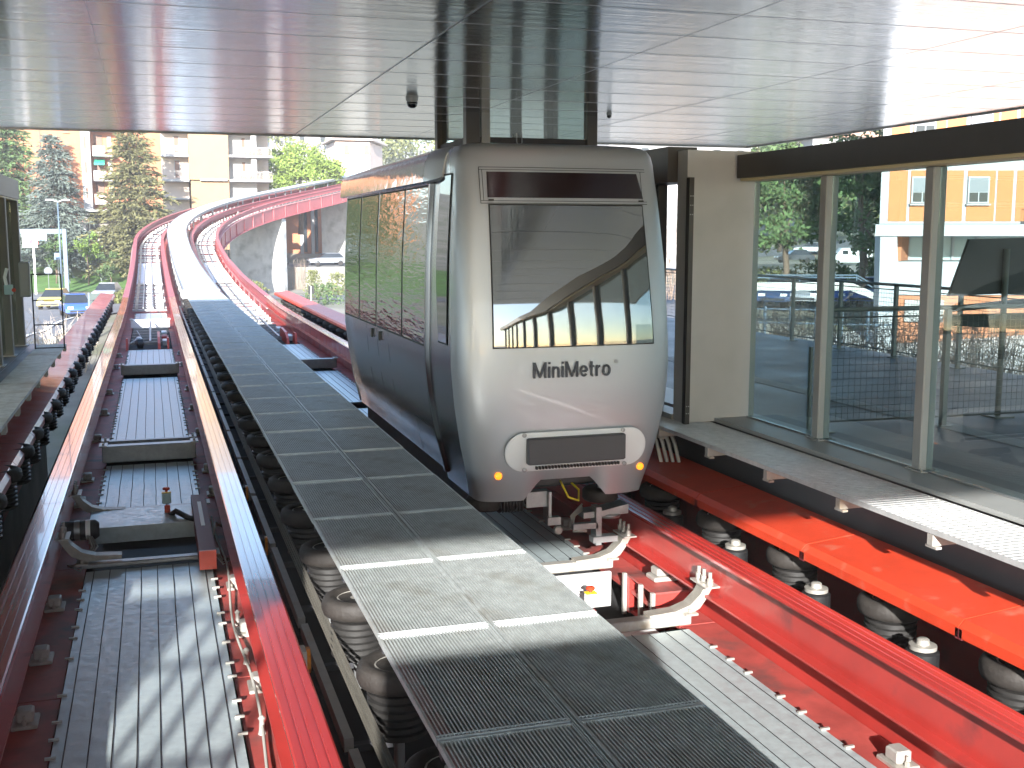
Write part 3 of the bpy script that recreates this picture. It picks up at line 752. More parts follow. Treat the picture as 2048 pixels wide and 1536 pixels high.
# dark red slotted channel + emergency stops
rc = empty('slotted_red_channel', 'dark red steel channel with a white slot lying beside the black slot', 'steel channel', (.43, 11.9, -1.2))
M_dred = mat('dark_red_paint', (.15, .02, .025), .6)
MB().prism([(-.085, 0), (.085, 0), (.085, .2), (-.085, .2)], -.05, 2.6).build('channel', M_dred, rc)
MB().prism([(-.087, 0), (.087, 0), (.087, .203), (-.087, .203)], -.08, -.05).build('end_plate', M_orange, rc)
b = MB(); b.box(-.022, .022, 1.0, 2.2, .2005, .203); b.build('slot', M_white, rc)
def estop(x, y, z, label, boxm):
    t = empty('emergency_stop', label, 'emergency button', (x, y, z))
    MB().box(-.012, .012, .03, .055, -.1, .2).build('stem', M_steel, t)
    MB().bbox(-.055, .055, -.05, .03, .12, .25, .008).build('box', boxm, t)
    MB().bbox(-.056, .056, -.052, .032, .251, .262, .002).build('yellow_plate', M_yellow, t)
    MB().lathe([(.015, .262), (.015, .285), (.042, .287), (.045, .305), (.03, .318)], n=16).build('mushroom_button', M_orange, t, 'auto')
    MB().bbox(-.03, .04, -.06, .0, -.06, .1, .01).build('red_plug', M_orange, t)
    return t
estop(.05, 14.2, -1.13, 'red mushroom stop button on a small teal box in the left track', M_cyanbox)
estop(3.86, 9.62, -1.36, 'red mushroom stop button on a yellow box in the right track gap', M_white)
b = MB(); b.tube([(.08, 14.1, -1.15), (.15, 13.9, -1.05), (.3, 13.7, -1.1), (.5, 13.3, -1.05)], .035, 8)
tag(b.build('black_cable', M_black, smooth=True), 'thick black cable from the stop button to the red channel', 'cable')
# orange reflectors on the outer flank of the left track's right rail
for i, y in enumerate([8.0, 11.2, 13.6]):
    t = empty('orange_reflector', 'orange reflector on the rail beside the walkway wheels, %s from the bottom' % ORD[i + 1], 'reflector', (.96, y, -.82), group='orange reflectors on the rail')
    MB().bbox(-.05, .0, -.08, .08, -.09, .09, .006).build('body', M_white if i == 0 else M_dark, t)
    MB().prism([(-.06, -.05), (-.03, -.09), (.03, -.09), (.06, -.05), (.06, .05), (.03, .09), (-.03, .09), (-.06, .05)], .001, .03, 'x').build('lens', M_orangelens, t)
# switch machinery
def machinery(c, y0, label):
    t = empty('switch_machinery', label, 'switch machine', (c, y0, -1.3))
    for dx in (-.72, .5):
        MB().prism([(0, 0), (.9, 0), (.75, .34), (.2, .36)], dx, dx + .06, 'x').build('support', M_orange, t)
    MB().prism([(0, 0), (2.2, 0), (2.1, .3), (1.9, .42), (.6, .36), (.1, .2)], .22, .3, 'x').build('support', M_orange, t)
    MB().lathe([(.1, 0), (.13, .02), (.13, .5), (.08, .55)], (-.35, 1.2, .16), 14, 'y').build('motor', M_steel, t, 'auto')
    MB().lathe([(.07, -.1), (.16, -.08), (.16, .08), (.07, .1)], (-.3, .5, .16), 16, 'x').build('wheel', M_black, t, 'auto')
    MB().tube([(0, .2, .25), (0, 4, .3), (0.02, 7.5, .35)], .035, 8).build('push_rod', M_steel, t)
    MB().tube([(-.6, .3, .2), (-.3, 2, .25), (-.45, 5, .2)], .02, 6).build('hose', M_cable, t)
    for k in range(6): MB().box(-.6, .6, 1.5 + k * 1.1, 1.6 + k * 1.1, .02, .12).build('sleeper', M_steel, t)
    for k in range(3): MB().bbox(.36, .55, 1 + k * 1.6, 1.7 + k * 1.6, .02, .2, .02).build('actuator', M_redplate if k % 2 else M_galv, t)
machinery(LCX, 36.3, 'switch machinery with orange red supports in the left track')
machinery(RCX, 36.8, 'switch machinery with orange red supports in the right track')
# open ladder track beyond the station: cross sleepers
def ladder(off, s0, s1, label, step=1.25):
    t = empty('open_track_bed', label, 'track bed', (CX + off, s0, -.8))
    b = MB(); s = s0; r = random.Random(5)
    while s < s1:
        dz = -.80 + r.uniform(-.03, .03)
        C(MB().sweep([(-.74, dz), (.74, dz), (.74, dz + .08), (-.74, dz + .08)], [(lambda x, z, s=s: tp(s, off + x, z)), (lambda x, z, s=s: tp(s + .28, off + x, z))]).build('sleeper', M_steel, t), t)
        s += step
    b = MB()
    for q in (-.3, .12): b.sweep([(q, -.70), (q + .05, -.70), (q + .05, -.62), (q, -.62)], frames(off, slist(s0, s1)))
    C(b.build('long_bar', M_steel, t), t)
    b = MB(); s = s0
    while s < s1:
        for q in (-.62, .5):
            b.sweep([(q, -.70), (q + .12, -.70), (q + .12, -.5), (q, -.5)], [(lambda x, z, s=s: tp(s, off + x, z)), (lambda x, z, s=s: tp(s + .2, off + x, z))])
        s += step * .8
    tag(C(b.build('pulley_block', M_hub, t), t), kind='stuff')
ladder(-2.03, 53, SEND, 'open bed of sleepers and pulleys between the left rails on the viaduct')
ladder(2.02, 46, SEND, 'open bed of sleepers and pulleys between the right rails on the viaduct')
for c, nm in ((-2.03, 'left'), (2.02, 'right')):
    b = MB(); b.sweep([(-.7, -.72), (.7, -.72), (.7, -.66), (-.7, -.66)], frames(c, [68, 71, 74, 78, 81]))
    tag(b.build('cover_plate', M_white), 'bright white cover plate low between the %s rails where the viaduct starts to climb' % nm, 'plate')

# ------------------------------------------------------------------ drive wheels
def drivewheel():
    t = empty('drive_wheel', 'x', 'wheel', (0, 0, 0))
    R0, hh = .262, .075
    pr = [(.15, -.05), (.17, -.068), (.22, -.074), (.25, -.055), (.262, -.02), (.262, .02), (.25, .055), (.22, .074), (.17, .068), (.15, .05)]
    MB().lathe(pr, n=28).build('tyre', M_rubber, t, True)
    MB().lathe([(.15, -.05), (.15, .05), (.14, .055), (.13, .0), (.07, -.01), (.06, .03), (.05, .05), (.02, .055), (.001, .055)], n=20).build('rim', M_hub, t, 'auto')
    g = []; z = -.1
    for k in range(6): g += [(.2, z), (.2, z - .022), (.175, z - .03), (.175, z - .042)]; z -= .05
    MB().lathe([(.1, -.08)] + g + [(.12, z)], n=24).build('pulley', M_belt, t, 'auto')
    MB().lathe([(.035, z - .25), (.035, .0)], n=10).build('axle', M_steel, t)
    return t
dw0 = drivewheel(); first = True
rows = ((1.35, 3.8, 32, 'left edge of the central walkway', 'wheels under the left edge of the central walkway', 2),
        (2.29, 13.58, 14, 'right edge of the central walkway', 'wheels under the right edge of the central walkway', 0),
        (-1.76, 6.6, 30, 'left red cover', 'wheels under the left red cover', 0),
        (5.46, 4.45, 33, 'right orange cover', 'wheels under the right orange cover', 0))
for (x, y0, n, nm, grp, skip) in rows:
    for i in range(n):
        y = y0 + PIT * i
        lab = 'rubber drive wheel under the %s, %s from the near end' % (nm, ORD[max(1, i + 1)])
        if x > 5: lab = lab
        zz_ = -.62 if x > 5 else -.42
        if first: dw0.location = (x, y, -.42); dw0['label'] = lab; dw0['group'] = grp; first = False
        else: dup(dw0, (x + random.uniform(-.01, .01), y, zz_ + random.uniform(-.01, .01)), random.uniform(0, 6), lab, grp)
# idlers between the right-hand wheels
def idler():
    t = empty('idler_pulley', 'x', 'pulley', (0, 0, 0), group='small idler pulleys between the right hand wheels')
    MB().lathe([(.11, -.2), (.12, -.18), (.12, -.02), (.09, 0)], n=20).build('drum', M_black, t, 'auto')
    MB().lathe([(.1, .0), (.1, .03), (.05, .035), (.045, .07), (.03, .08)], n=18).build('cap', M_hub, t, 'auto')
    return t
id0 = idler(); f2 = True
for i, y in enumerate([4.45 + .75 + PIT * k for k in range(7)]):
    lab = 'silver topped idler pulley in the right hand wheel row, %s from the near end' % ORD[i + 1]
    if f2: id0.location = (5.27, y, -.72); id0['label'] = lab; f2 = False
    else: dup(id0, (5.27, y, -.72), 0, lab, 'small idler pulleys between the right hand wheels')
# ribbed belts running along the wheels
b = MB()
for z in (-.80, -.83, -.86, -.89):
    b.box(5.225, 5.238, 3, 12, z - .012, z)
tag(b.build('ribbed_drive_belt', mat('worn_ribbed_belt', (.13, .12, .1), .6, vary=.4, vscale=10, stretch=(1, .1, 1))), 'ribbed drive belt stretched along the right hand wheels', 'belt')
b = MB()
for z in (-.58, -.63, -.68, -.73): b.box(1.142, 1.155, 3, 40, z - .018, z)
tag(b.build('ribbed_drive_belt', MATS['worn_ribbed_belt']), 'ribbed drive belt stretched along the wheels left of the walkway', 'belt')
# long support channels
for (x, lab) in ((1.06, 'long cream steel channel beside the wheels left of the walkway'), (5.14, 'long dark steel channel in front of the right hand wheels')):
    q = MB()
    y = 2.0
    while y < 50: q.box(x - .03, x + .03, y, y + 2.2, -.95, -.86); y += 2.35
    t_ = empty('support_channel', lab, 'channel', (x, 2, -.9)); C(q.build('channel', M_alu if x < 2 else M_dark, t_), t_)
    y = 2.6
    while y < 50: C(MB().box(x - .02, x + .3, y, y + .06, -1.0, -.955).build('cross_arm', M_dark, t_), t_); y += PIT
q = MB().box(5.85, 5.92, -6, 51, -1.6, -.45); tag(q.build('side_beam', M_red), 'red steel side beam standing behind the right hand wheels', 'beam')
q = MB().box(-2.14, -2.07, -6, 51, -1.6, -.45); tag(q.build('side_beam', M_red), 'red steel side beam standing behind the left hand wheels', 'beam')

# ------------------------------------------------------------------ wheel covers
def cover(xin, xout, y0, y1, segs, label, m, first_len):
    t = empty('wheel_cover', label, 'cover', (xin, y0, -.4))
    s = 1 if xout > xin else -1
    pr = [(xin, -.47), (xin + s * .012, -.47), (xin + s * .012, -.405), (xin + s * .05, -.36), (xout, -.30), (xout, -.29), (xin + s * .045, -.345), (xin, -.395)]
    L = (y1 - y0) / segs
    for k in range(segs):
        a = y0 + L * k
        C(MB().prism(pr, a, a + L - .012).build('cover_panel', m, t), t)
    q = MB()
    for k in range(segs + 1):
        a = y0 + L * k
        q.prism([(x_, z_ - .012) for x_, z_ in pr], a - .04, a + .03)
    C(q.build('joint_strip', M_dred, t), t)
cover(5.2, 5.8, 2.2, 51.6, 25, 'bright orange red wheel cover running along the right side', M_orange, 2)
cover(-1.6, -2.2, 2.0, 52.0, 25, 'faded red wheel cover running along the left side', M_red, 2)

# ------------------------------------------------------------------ the rail car
CARX = 3.85
WZ = [(-.33, .885), (-.1, .935), (.2, 1.01), (.6, 1.08), (1.0, 1.115), (1.5, 1.105), (2.0, 1.095), (2.5, 1.065), (2.85, 1.04), (2.98, 1.035), (3.06, 1.02), (3.11, .995), (3.145, .955), (3.165, .88), (3.172, .76)]
YZ = [(-.33, 10.30), (0, 10.2), (.5, 10.13), (.9, 10.12), (1.4, 10.145), (2.0, 10.22), (2.6, 10.32), (2.9, 10.39), (2.98, 10.41), (3.06, 10.435), (3.11, 10.47), (3.145, 10.52), (3.165, 10.60), (3.172, 10.75)]
def lerp(T, z):
    if z <= T[0][0]: return T[0][1]
    for (a, va), (b, vb) in zip(T, T[1:]):
        if z <= b:
            k = (z - a) / (b - a); return va + (vb - va) * k
    return T[-1][1]
def smooth_lerp(T, z):
    return (lerp(T, z - .05) + lerp(T, z) * 2 + lerp(T, z + .05)) / 4 if z < 2.8 else lerp(T, z)
def cw(z): return smooth_lerp(WZ, z)
def yfr(x, z):
    wd = cw(z); xn = min(1, abs(x) / wd); n = 6.2; D = .38
    return smooth_lerp(YZ, z) + .03 * xn * xn + D * (1 - (1 - xn ** n) ** (1 / n))
car = empty('rail_car', 'rounded silver driverless rail car with dark windscreen standing on the right track', 'rail car', (CARX, 13.5, -.33))
M_silver = mat('silver_car_paint', (.435, .46, .485), .4, .5, coat=.3, rvary=.02)
def mirror_mat(name, base, rough, amp, st, scale):
    m = mat(name, base, rough, 1.0, bump=amp, bscale=scale, stretch=st); return m
M_mside = mirror_mat('polished_side_steel', (.36, .36, .37), .24, .12, (1, .8, 1.2), 1.2)
M_mglass = mirror_mat('wavy_mirror_window', (.15, .145, .13), .03, .32, (1, 1.0, 8), 2.0)
M_mroof = mirror_mat('polished_roof_edge', (.38, .36, .34), .1, .3, (1, 2, 3), 2.0)
M_ws = mat('dark_windscreen_glass', (.03, .034, .036), .02, ior=3.0)
M_gap = mat('black_rubber_seal', (.012, .012, .012), .6)
YS0, YS1 = 11.55, 16.95
zl = [-.33, -.24, -.1, .05, .2, .4, .6, .8, 1.0, 1.25, 1.5, 1.75, 2.0, 2.25, 2.5, 2.7, 2.85, 2.93, 2.98, 3.02, 3.06, 3.09, 3.11, 3.13, 3.145, 3.157, 3.165, 3.17, 3.172]
def notch(x):
    a = abs(x - .0)
    return -.33 if a > .44 else -.33 + .2 * min(1, (.44 - a) / .17)
def fz(z, x):
    nz = notch(x)
    return z if z > .05 or nz <= -.33 else nz + (z + .33) * (.05 - nz) / .38
th = [i / 30 for i in range(-30, 31)]
xs_ = [math.copysign(1 - (1 - abs(t)) ** 1.9, t) for t in th]
b = MB()
b.grid(lambda z, t: (CARX + cw(z) * t, yfr(cw(z) * t, z), fz(z, cw(z) * t)), zl, xs_)
# short return along both sides up to the side panels
nose = C(b.build('front_body', M_silver, car, smooth=True), car)
nose.data.set_sharp_from_angle(angle=R(60))
# side walls
for s in (-1, 1):
    b = MB(); b.grid(lambda z, y: (CARX + s * cw(z), (yfr(cw(z), z) + .002) * (1 - y) + YS0 * y, z), zl, [0, .5, 1])
    C(b.build('corner_panel', M_mside, car, smooth=True), car)
    q = MB(); zz = [z for z in zl if z <= 2.85]
    q.grid(lambda z, y: (CARX + s * cw(z) * (1 if y < YS1 - .1 else .97), y, z + (.08 if z < 0 else 0)), zz, [YS0 + .012, 12.2, 13, 14, 15, 16, YS1 - .15, YS1])
    side = C(q.build('side_panel', M_mside, car, smooth=True), car)
    cuts = [(11.62, 12.75), (12.79, 14.28), (14.36, 15.55), (15.6, 16.8)]
    for (a, b_) in cuts:
        wq = MB(); zz2 = [1.12 + (2.78 - 1.12) * i / 8 for i in range(9)]
        wq.grid(lambda z, y: (CARX + s * (cw(z) + .006), y, z), zz2, [a + .02, (a + b_) / 2, b_ - .02]); wn = wq.build('side_window', M_mglass, side, smooth=True)
        wn.matrix_parent_inverse = Matrix.Identity(4)
        wf = MB(); wf.grid(lambda z, y: (CARX + s * (cw(z) + .003), y, z), [1.095] + zz2 + [2.8], [a, b_]); wf.build('window_seal', M_gap, side)
    for yy in (13.6, 14.32, 15.05):
        dl = MB(); dl.grid(lambda z, y: (CARX + s * (cw(z) + .004), y, z), [.0, .4, .8, 1.09], [yy, yy + .014]); dl.build('door_seam', M_gap, side)
    dl = MB(); dl.grid(lambda z, y: (CARX + s * (cw(z) + .004), y, z), [-.2, .0, .2], [12.6, 12.612])
    dl.grid(lambda z, y: (CARX + s * (cw(z) + .004), y, z), [.2, .212], [11.6, 12.612]); dl.build('hatch_seam', M_gap, side)
    for yy in (14.1, 14.62):
        hd = MB(); hd.cbox((CARX + s * (cw(1.0) + .012), yy, 1.0), (.02, .07, .12)); hd.build('door_handle', M_black, side)
    # dark corner window
    cwz = [1.22 + (2.86 - 1.22) * i / 8 for i in range(9)]
    def cwy(z, e): return (10.68 + .03 * max(0, z - 2.0)) if e == 0 else (11.12 - .16 * max(0, 1.9 - z) ** 2 - .08 * max(0, 1.9 - z))
    wq = MB(); wq.grid(lambda z, k: (CARX + s * (cw(z) + .012), cwy(z, 0) * (1 - k) + cwy(z, 1) * k, z), cwz, [0, .5, 1])
    C(wq.build('corner_window', mat('dark_corner_glass', (.02, .022, .025), .03, ior=1.45), car, smooth=True), car)
    wq = MB(); wq.grid(lambda z, k: (CARX + s * (cw(z) + .008), (cwy(z, 0) - .02) * (1 - k) + (cwy(z, 1) + .02) * k, z), [1.2] + cwz + [2.88], [0, .5, 1])
    C(wq.build('window_seal', M_gap, car), car)
    # raised edge (pleat) between nose and side
    pl = MB()
    pl.grid(lambda z, k: (CARX + s * (cw(z) + (.0, .03, .035, .0)[k]), YS0 - .12 + (.0, .03, .1, .13)[k], z), [z for z in zl if -.25 < z < 2.86], [0, 1, 2, 3])
    C(pl.build('corner_rib', M_mside, car, smooth=True), car)
# roof and rear
q = MB()
q.grid(lambda y, t: (CARX + t * .99, y, 3.172 - (.0 if abs(t) < .7 else (abs(t) - .7) ** 2 * 1.6)), [10.85, 12, 14, 16, YS1], [-1, -.95, -.9, -.8, -.7, 0, .7, .8, .9, .95, 1])
C(q.build('roof', M_silver, car, smooth=True), car)
C(MB().prism([(CARX + s_ * cw(z) * .985, z) for s_, z in [(1, -.25), (1, .2), (1, 1.0), (1, 2.0), (1, 2.85), (.8, 3.16), (-.8, 3.16), (-1, 2.85), (-1, 2.0), (-1, 1.0), (-1, .2), (-1, -.25)]], YS1 - .03, YS1 + .02).build('rear_wall', M_silver, car), car)
for s in (-1, 1):
    pr = [(s * .86, 3.178), (s * 1.0, 3.155), (s * 1.075, 3.10), (s * 1.105, 3.02), (s * 1.125, 2.83), (s * 1.10, 2.81), (s * .99, 2.83), (s * .96, 3.0)]
    pr = [(CARX + a, z) for a, z in pr]
    C(MB().prism(pr, YS0 + .02, YS1 + .05).build('roof_edge', M_mroof, car, smooth='auto'), car)
    ec = MB(); fr = []
    for (y, k) in ((YS0 + .015, 1), (11.35, 1), (11.2, .97), (11.08, .9), (11.0, .78)):
        fr.append(lambda x, z, y=y, k=k: (CARX + (x - CARX) * (1 - (1 - k) * .25), y + (3.0 - z) * .12, 2.95 + (z - 2.95) * (k if z < 2.95 else 1 - (1 - k) * .4)))
    ec.sweep(pr, fr); C(ec.build('roof_end_cap', M_silver, car, smooth='auto'), car)
def fpatch(x0, x1, z0, z1, off, nx=14, nz=8, x0t=None, x1t=None):
    g = MB(); x0t = x0 if x0t is None else x0t; x1t = x1 if x1t is None else x1t
    def f(i, j):
        k = j / nz; a = x0 + (x0t - x0) * k; c = x1 + (x1t - x1) * k; x = a + (c - a) * i / nx; z = z0 + (z1 - z0) * k
        return (CARX + x, yfr(x, z) - off, z)
    g.grid(f, range(nx + 1), range(nz + 1)); return g
C(fpatch(-.80, .885, 1.205, 2.575, .005, x0t=-.785, x1t=.815).build('windscreen_seal', M_gap, car, smooth=True), car)
C(fpatch(-.787, .872, 1.218, 2.562, .010, x0t=-.772, x1t=.802).build('windscreen', M_ws, car, smooth=True), car)
fr_ = C(fpatch(-.86, .885, 2.575, 2.925, .022, x0t=-.85, x1t=.80).build('display_frame', M_silver, car, smooth=True), car)
ff = MB()
for (z0, z1) in ((2.578, 2.584), (2.602, 2.607), (2.898, 2.903), (2.92, 2.926)): ff.grid(lambda i, j: (CARX - .86 + 1.72 * i / 10 , yfr(-.86 + 1.72 * i / 10, z0 + (z1 - z0) * j) - .026, z0 + (z1 - z0) * j), range(11), range(2))
for (xg, zg0, zg1) in ((-.862, 2.578, 2.926), (-.835, 2.603, 2.9), (.800, 2.603, 2.9)): ff.grid(lambda i, j: (CARX + xg + .006 * i, yfr(xg, 2.6 + (zg1 - zg0) * j / 4) - .03, zg0 + (zg1 - zg0) * j / 4), range(2), range(5))
ff.build('frame_groove', M_gap, fr_)
C(fpatch(-.795, .815, 2.635, 2.88, .03, x0t=-.79, x1t=.76).build('display_panel', mat('dark_red_display', (.018, .008, .008), .08, ior=1.7), car, smooth=True), car)
C(MB().cbox((CARX - .77, 10.29, 2.612), (.05, .015, .014)).cbox((CARX + .78, 10.30, 2.612), (.05, .015, .014)).build('wiper_pivot', M_black, car), car)
# grille: pill shaped white surround with dark pad and vents
def pill(cx_, cz_, hw, hh, off, m, name, parent, n=16, thick=.03):
    P = []
    for i in range(n + 1): a = -pi / 2 + pi * i / n; P.append((cx_ + hw - hh + hh * cos(a), cz_ + hh * sin(a)))
    for i in range(n + 1): a = pi / 2 + pi * i / n; P.append((cx_ - hw + hh + hh * cos(a), cz_ + hh * sin(a)))
    g = MB(); bs = 0; N = len(P)
    for (o_, k) in ((off - thick, 1), (off - .006, 1), (off, .965)):
        for (x, z) in P:
            xx = cx_ + (x - cx_) * (1 if k == 1 else 1 - .012 / hw * 1.2); zz = cz_ + (z - cz_) * (1 if k == 1 else 1 - .012 / hh)
            g.v.append((CARX + xx, yfr(xx * .9, zz) - o_, zz))
    for j in range(2):
        for i in range(N): g.f.append((j * N + i, j * N + (i + 1) % N, (j + 1) * N + (i + 1) % N, (j + 1) * N + i))
    g.f.append(tuple(2 * N + i for i in range(N)))
    return C(g.build(name, m, parent, smooth='auto'), car)
gr = pill(0.06, .19, .74, .195, .055, mat('white_grille_plastic', (.72, .73, .73), .35), 'grille_surround', car)
GY = 10.10
def gp(o): o.matrix_parent_inverse = Matrix.Translation(-Vector(car.location)) if o.parent == car else Matrix.Identity(4); return o
MB().bbox(CARX - .475, CARX + .545, GY - .055, GY + .02, .075, .335, .012).build('dark_pad', mat('dark_grey_pad', (.06, .06, .065), .5, bump=.2, bscale=80), gr)
for k in range(27):
    x = CARX - .38 + k * .033
    MB().box(x, x + .016, GY - .018, GY + .02, .022, .05).build('vent_slot', M_gap, gr)
for (dx, dz) in ((-.5, .365), (.53, .365), (-.5, .025), (.55, .025)):
    MB().lathe([(.022, -.0), (.022, -.012), (.01, -.014)], (CARX + dx, GY - .0, dz), 12, 'y').build('screw', M_steel, gr)
for dx in (-.72, .79):
    z = -.05; y = yfr(dx, z)
    C(MB().lathe([(.037, .0), (.036, -.014), (.024, -.022), (.001, -.026)], (CARX + dx, y - .004, z), 18, 'y').build('marker_lamp', M_amber, car, True), car)
def text_mesh(body, size, name, m, parent, loc, rot, ext=.002, off=0.0, sx=1.0):
    cu = bpy.data.curves.new(name, 'FONT'); cu.body = body; cu.size = size; cu.extrude = ext; cu.offset = off; cu.align_x = 'CENTER'
    to = bpy.data.objects.new('tmp', cu); col.objects.link(to); bpy.context.view_layer.update()
    me = bpy.data.meshes.new_from_object(to.evaluated_get(bpy.context.evaluated_depsgraph_get())); bpy.data.objects.remove(to)
    me.materials.clear(); me.materials.append(m); me.name = name
    M = Matrix.Translation(loc) @ rot @ Matrix.Diagonal((sx, 1, 1, 1)); me.transform(M)
    o = bpy.data.objects.new(name, me); col.objects.link(o)
    if parent: o.parent = parent
    return o
M_letter = mat('dark_lettering', (.035, .045, .06), .4)
def stroke_letters(word, x0, z0, capH, total, y, wd):
    def arc(cx_, cz_, rx, rz, a0, a1, n=14): return [(cx_ + rx * cos(R(a0 + (a1 - a0) * i / n)), cz_ + rz * sin(R(a0 + (a1 - a0) * i / n))) for i in range(n + 1)]
    h = .72; w2 = wd / 2 / capH
    G = {'M': (.98, [[(w2, 0), (w2, 1)], [(.98 - w2, 0), (.98 - w2, 1)], [(w2, 1 - w2 * .3), (.49, w2 * .4)], [(.98 - w2, 1 - w2 * .3), (.49, w2 * .4)]]),
         'i': (.19, [[(.095, 0), (.095, h)], [(.095, .86), (.095, 1)]]),
         'n': (.58, [[(w2, 0), (w2, h)], arc(.29, h - .30, .29 - w2, .30 - w2, 165, 0) + [(.58 - w2, 0)]]),
         'e': (.62, [arc(.31, .36, .31 - w2, .37 - w2, 0, 325, 24), [(w2, .355), (.62 - w2, .355)]]),
         't': (.36, [[(.15, .95), (.15, .18)] + arc(.26, .17, .11, .12, 180, 285, 8), [(0, h - w2), (.34, h - w2)]]),
         'r': (.40, [[(w2, 0), (w2, h)], arc(.36, h - .34, .36 - w2, .34 - w2, 175, 92, 8)]),
         'o': (.64, [arc(.32, .36, .32 - w2, .37 - w2, 0, 360, 28)])}
    gap = .13; W_ = sum(G[c][0] for c in word) + gap * (len(word) - 1); k = total / (W_ * capH); m = MB(); x = 0; lay = 0
    for c in word:
        for path in G[c][1]:
            lay += 1; yy = y - .0004 * (lay % 4)
            P = [Vector(((x + px) * capH * k, pz * capH)) for px, pz in path]; L_, R2 = [], []
            closed = (P[0] - P[-1]).length < 1e-4
            for i, p_ in enumerate(P):
                if closed: d1 = P[(i + 1) % (len(P) - 1)] - P[(i - 1) % (len(P) - 1)]
                else: d1 = P[min(i + 1, len(P) - 1)] - P[max(i - 1, 0)]
                d1.normalize(); nrm = Vector((-d1.y, d1.x)) * wd / 2; L_.append(p_ + nrm); R2.append(p_ - nrm)
            b0 = len(m.v)
            for dy in (0, .004):
                for q_ in range(len(P)):
                    m.v.append((x0 + L_[q_].x, yy + dy, z0 + L_[q_].y)); m.v.append((x0 + R2[q_].x, yy + dy, z0 + R2[q_].y))
            n_ = len(P) * 2
            for q_ in range(len(P) - 1):
                a_ = b0 + q_ * 2; m.f += [(a_, a_ + 1, a_ + 3, a_ + 2), (a_ + n_, a_ + 2 + n_, a_ + 3 + n_, a_ + 1 + n_), (a_, a_ + 2, a_ + 2 + n_, a_ + n_), (a_ + 1, a_ + 1 + n_, a_ + 3 + n_, a_ + 3)]
        x += G[c][0] + gap
    return m
C(stroke_letters('MiniMetro', 3.447, .912, .155, .80, 10.108, .0235).build('lettering', M_letter, car, recalc=False), car)
C(text_mesh('\u00ae', .055, 'registered_mark', M_steel, car, (4.305, 10.108, 1.03), Matrix.Rotation(pi / 2, 4, 'X'), .002), car)
# underframe
C(MB().bbox(CARX - .75, CARX + .75, 10.75, 16.8, -.32, .05, .03).build('underframe', M_black, car), car)
C(MB().box(CARX - .8, CARX - .6, 11.0, 16.8, -.55, -.3).build('skid_beam', M_dark, car), car)
sp = MB(); pts = [(CARX - .62 + .24 * i / 84, 10.62 + .085 * cos(i * .45 * 1.2), -.42 + .085 * sin(i * .45 * 1.2)) for i in range(100)]
sp.tube(pts, .016, 7); C(sp.build('coil_spring', M_black, car, True), car)
C(MB().lathe([(.05, -.15), (.05, .15)], (CARX - .5, 10.62, -.42), 12, 'x').build('damper', M_dark, car), car)
C(MB().box(CARX - .34, CARX - .1, 10.5, 10.62, -.46, -.3).box(CARX - .12, CARX - .09, 10.45, 10.62, -.62, -.3).box(CARX - .14, CARX + .0, 10.42, 10.5, -.64, -.56).build('tow_bracket', M_steel, car), car)
C(MB().lathe([(.03, -.02), (.045, -.01), (.045, .03), (.02, .04)], (CARX - .02, 10.44, -.7), 12, 'y').build('roller', M_hub, car), car)
for (dx, nm) in ((.55, 'guide_wheel'), (-.72, 'guide_wheel')):
    g_ = C(MB().lathe([(.07, -.06), (.17, -.065), (.19, -.04), (.19, .04), (.17, .065), (.07, .06)], (CARX + dx, 10.72, -.42), 24).build(nm, M_rubber, car, True), car)
    MB().lathe([(.069, -.03), (.069, .03), (.03, .035), (.03, .2), (.001, .2)], (CARX + dx, 10.72, -.42), 12).build('hub', M_steel, g_)
C(MB().prism([(CARX + .28, -.62), (CARX + .78, -.6), (CARX + .78, -.5), (CARX + .5, -.55), (CARX + .28, -.56)], 10.5, 10.72).build('wheel_bracket', M_steel, car), car)
C(MB().box(CARX + .15, CARX + .42, 10.45, 10.52, -.72, -.66).box(CARX + .4, CARX + .46, 10.45, 10.6, -.9, -.5).box(CARX + .35, CARX + .62, 10.4, 10.52, -.86, -.8).build('sensor_bracket', M_steel, car), car)
for k in range(3):
    C(MB().tube([(CARX + .3, 10.6, -.55 + .03 * k), (CARX + .18 - .02 * k, 10.5, -.58), (CARX + .16, 10.48, -.68 - .03 * k), (CARX + .3, 10.46, -.74)], .012, 6).build('cable', M_alu, car, True), car)
C(MB().tube([(CARX + .12, 10.8, -.25), (CARX + .1, 10.62, -.3), (CARX + .14, 10.58, -.4), (CARX + .26, 10.6, -.45), (CARX + .3, 10.7, -.36), (CARX + .2, 10.8, -.25)], .012, 6).build('yellow_hose', M_yellow, car, True), car)
C(MB().lathe([(.05, -.02), (.12, -.02), (.13, .02), (.05, .02)], (CARX + .6, 10.6, -.62), 18).build('lower_roller', M_steel, car, True), car)

# ------------------------------------------------------------------ background helpers
def X(u, y): return at(u, 466, y).x
def Z(v, y, u=300): return at(u, v, y).z
M_orw = mat('orange_brick_wall', (.42, .17, .085), .85, vary=.07, vscale=.5)
M_bei = mat('beige_render', (.31, .20, .105), .85, vary=.05, vscale=.4)
M_crm = mat('white_render', (.36, .35, .34), .8, vary=.05, vscale=.5)
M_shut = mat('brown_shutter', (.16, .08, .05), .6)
M_pane = mat('window_glass_dark', (.03, .035, .04), .08)
M_tile = mat('roof_tiles', (.35, .2, .14), .85, vary=.2, vscale=3)
M_foliD = mat('dark_conifer_leaves', (.12, .115, .045), .8, vary=.55, vscale=.9)
M_foliB = mat('blue_spruce_needles', (.10, .125, .105), .8, vary=.5, vscale=.9)
M_foliG = mat('dark_green_leaves', (.075, .125, .04), .8, vary=.55, vscale=.8)
M_foliP = mat('bright_pine_needles', (.13, .20, .035), .8, vary=.45, vscale=.6)
M_bark = mat('bark', (.13, .09, .065), .9, vary=.3, vscale=3)
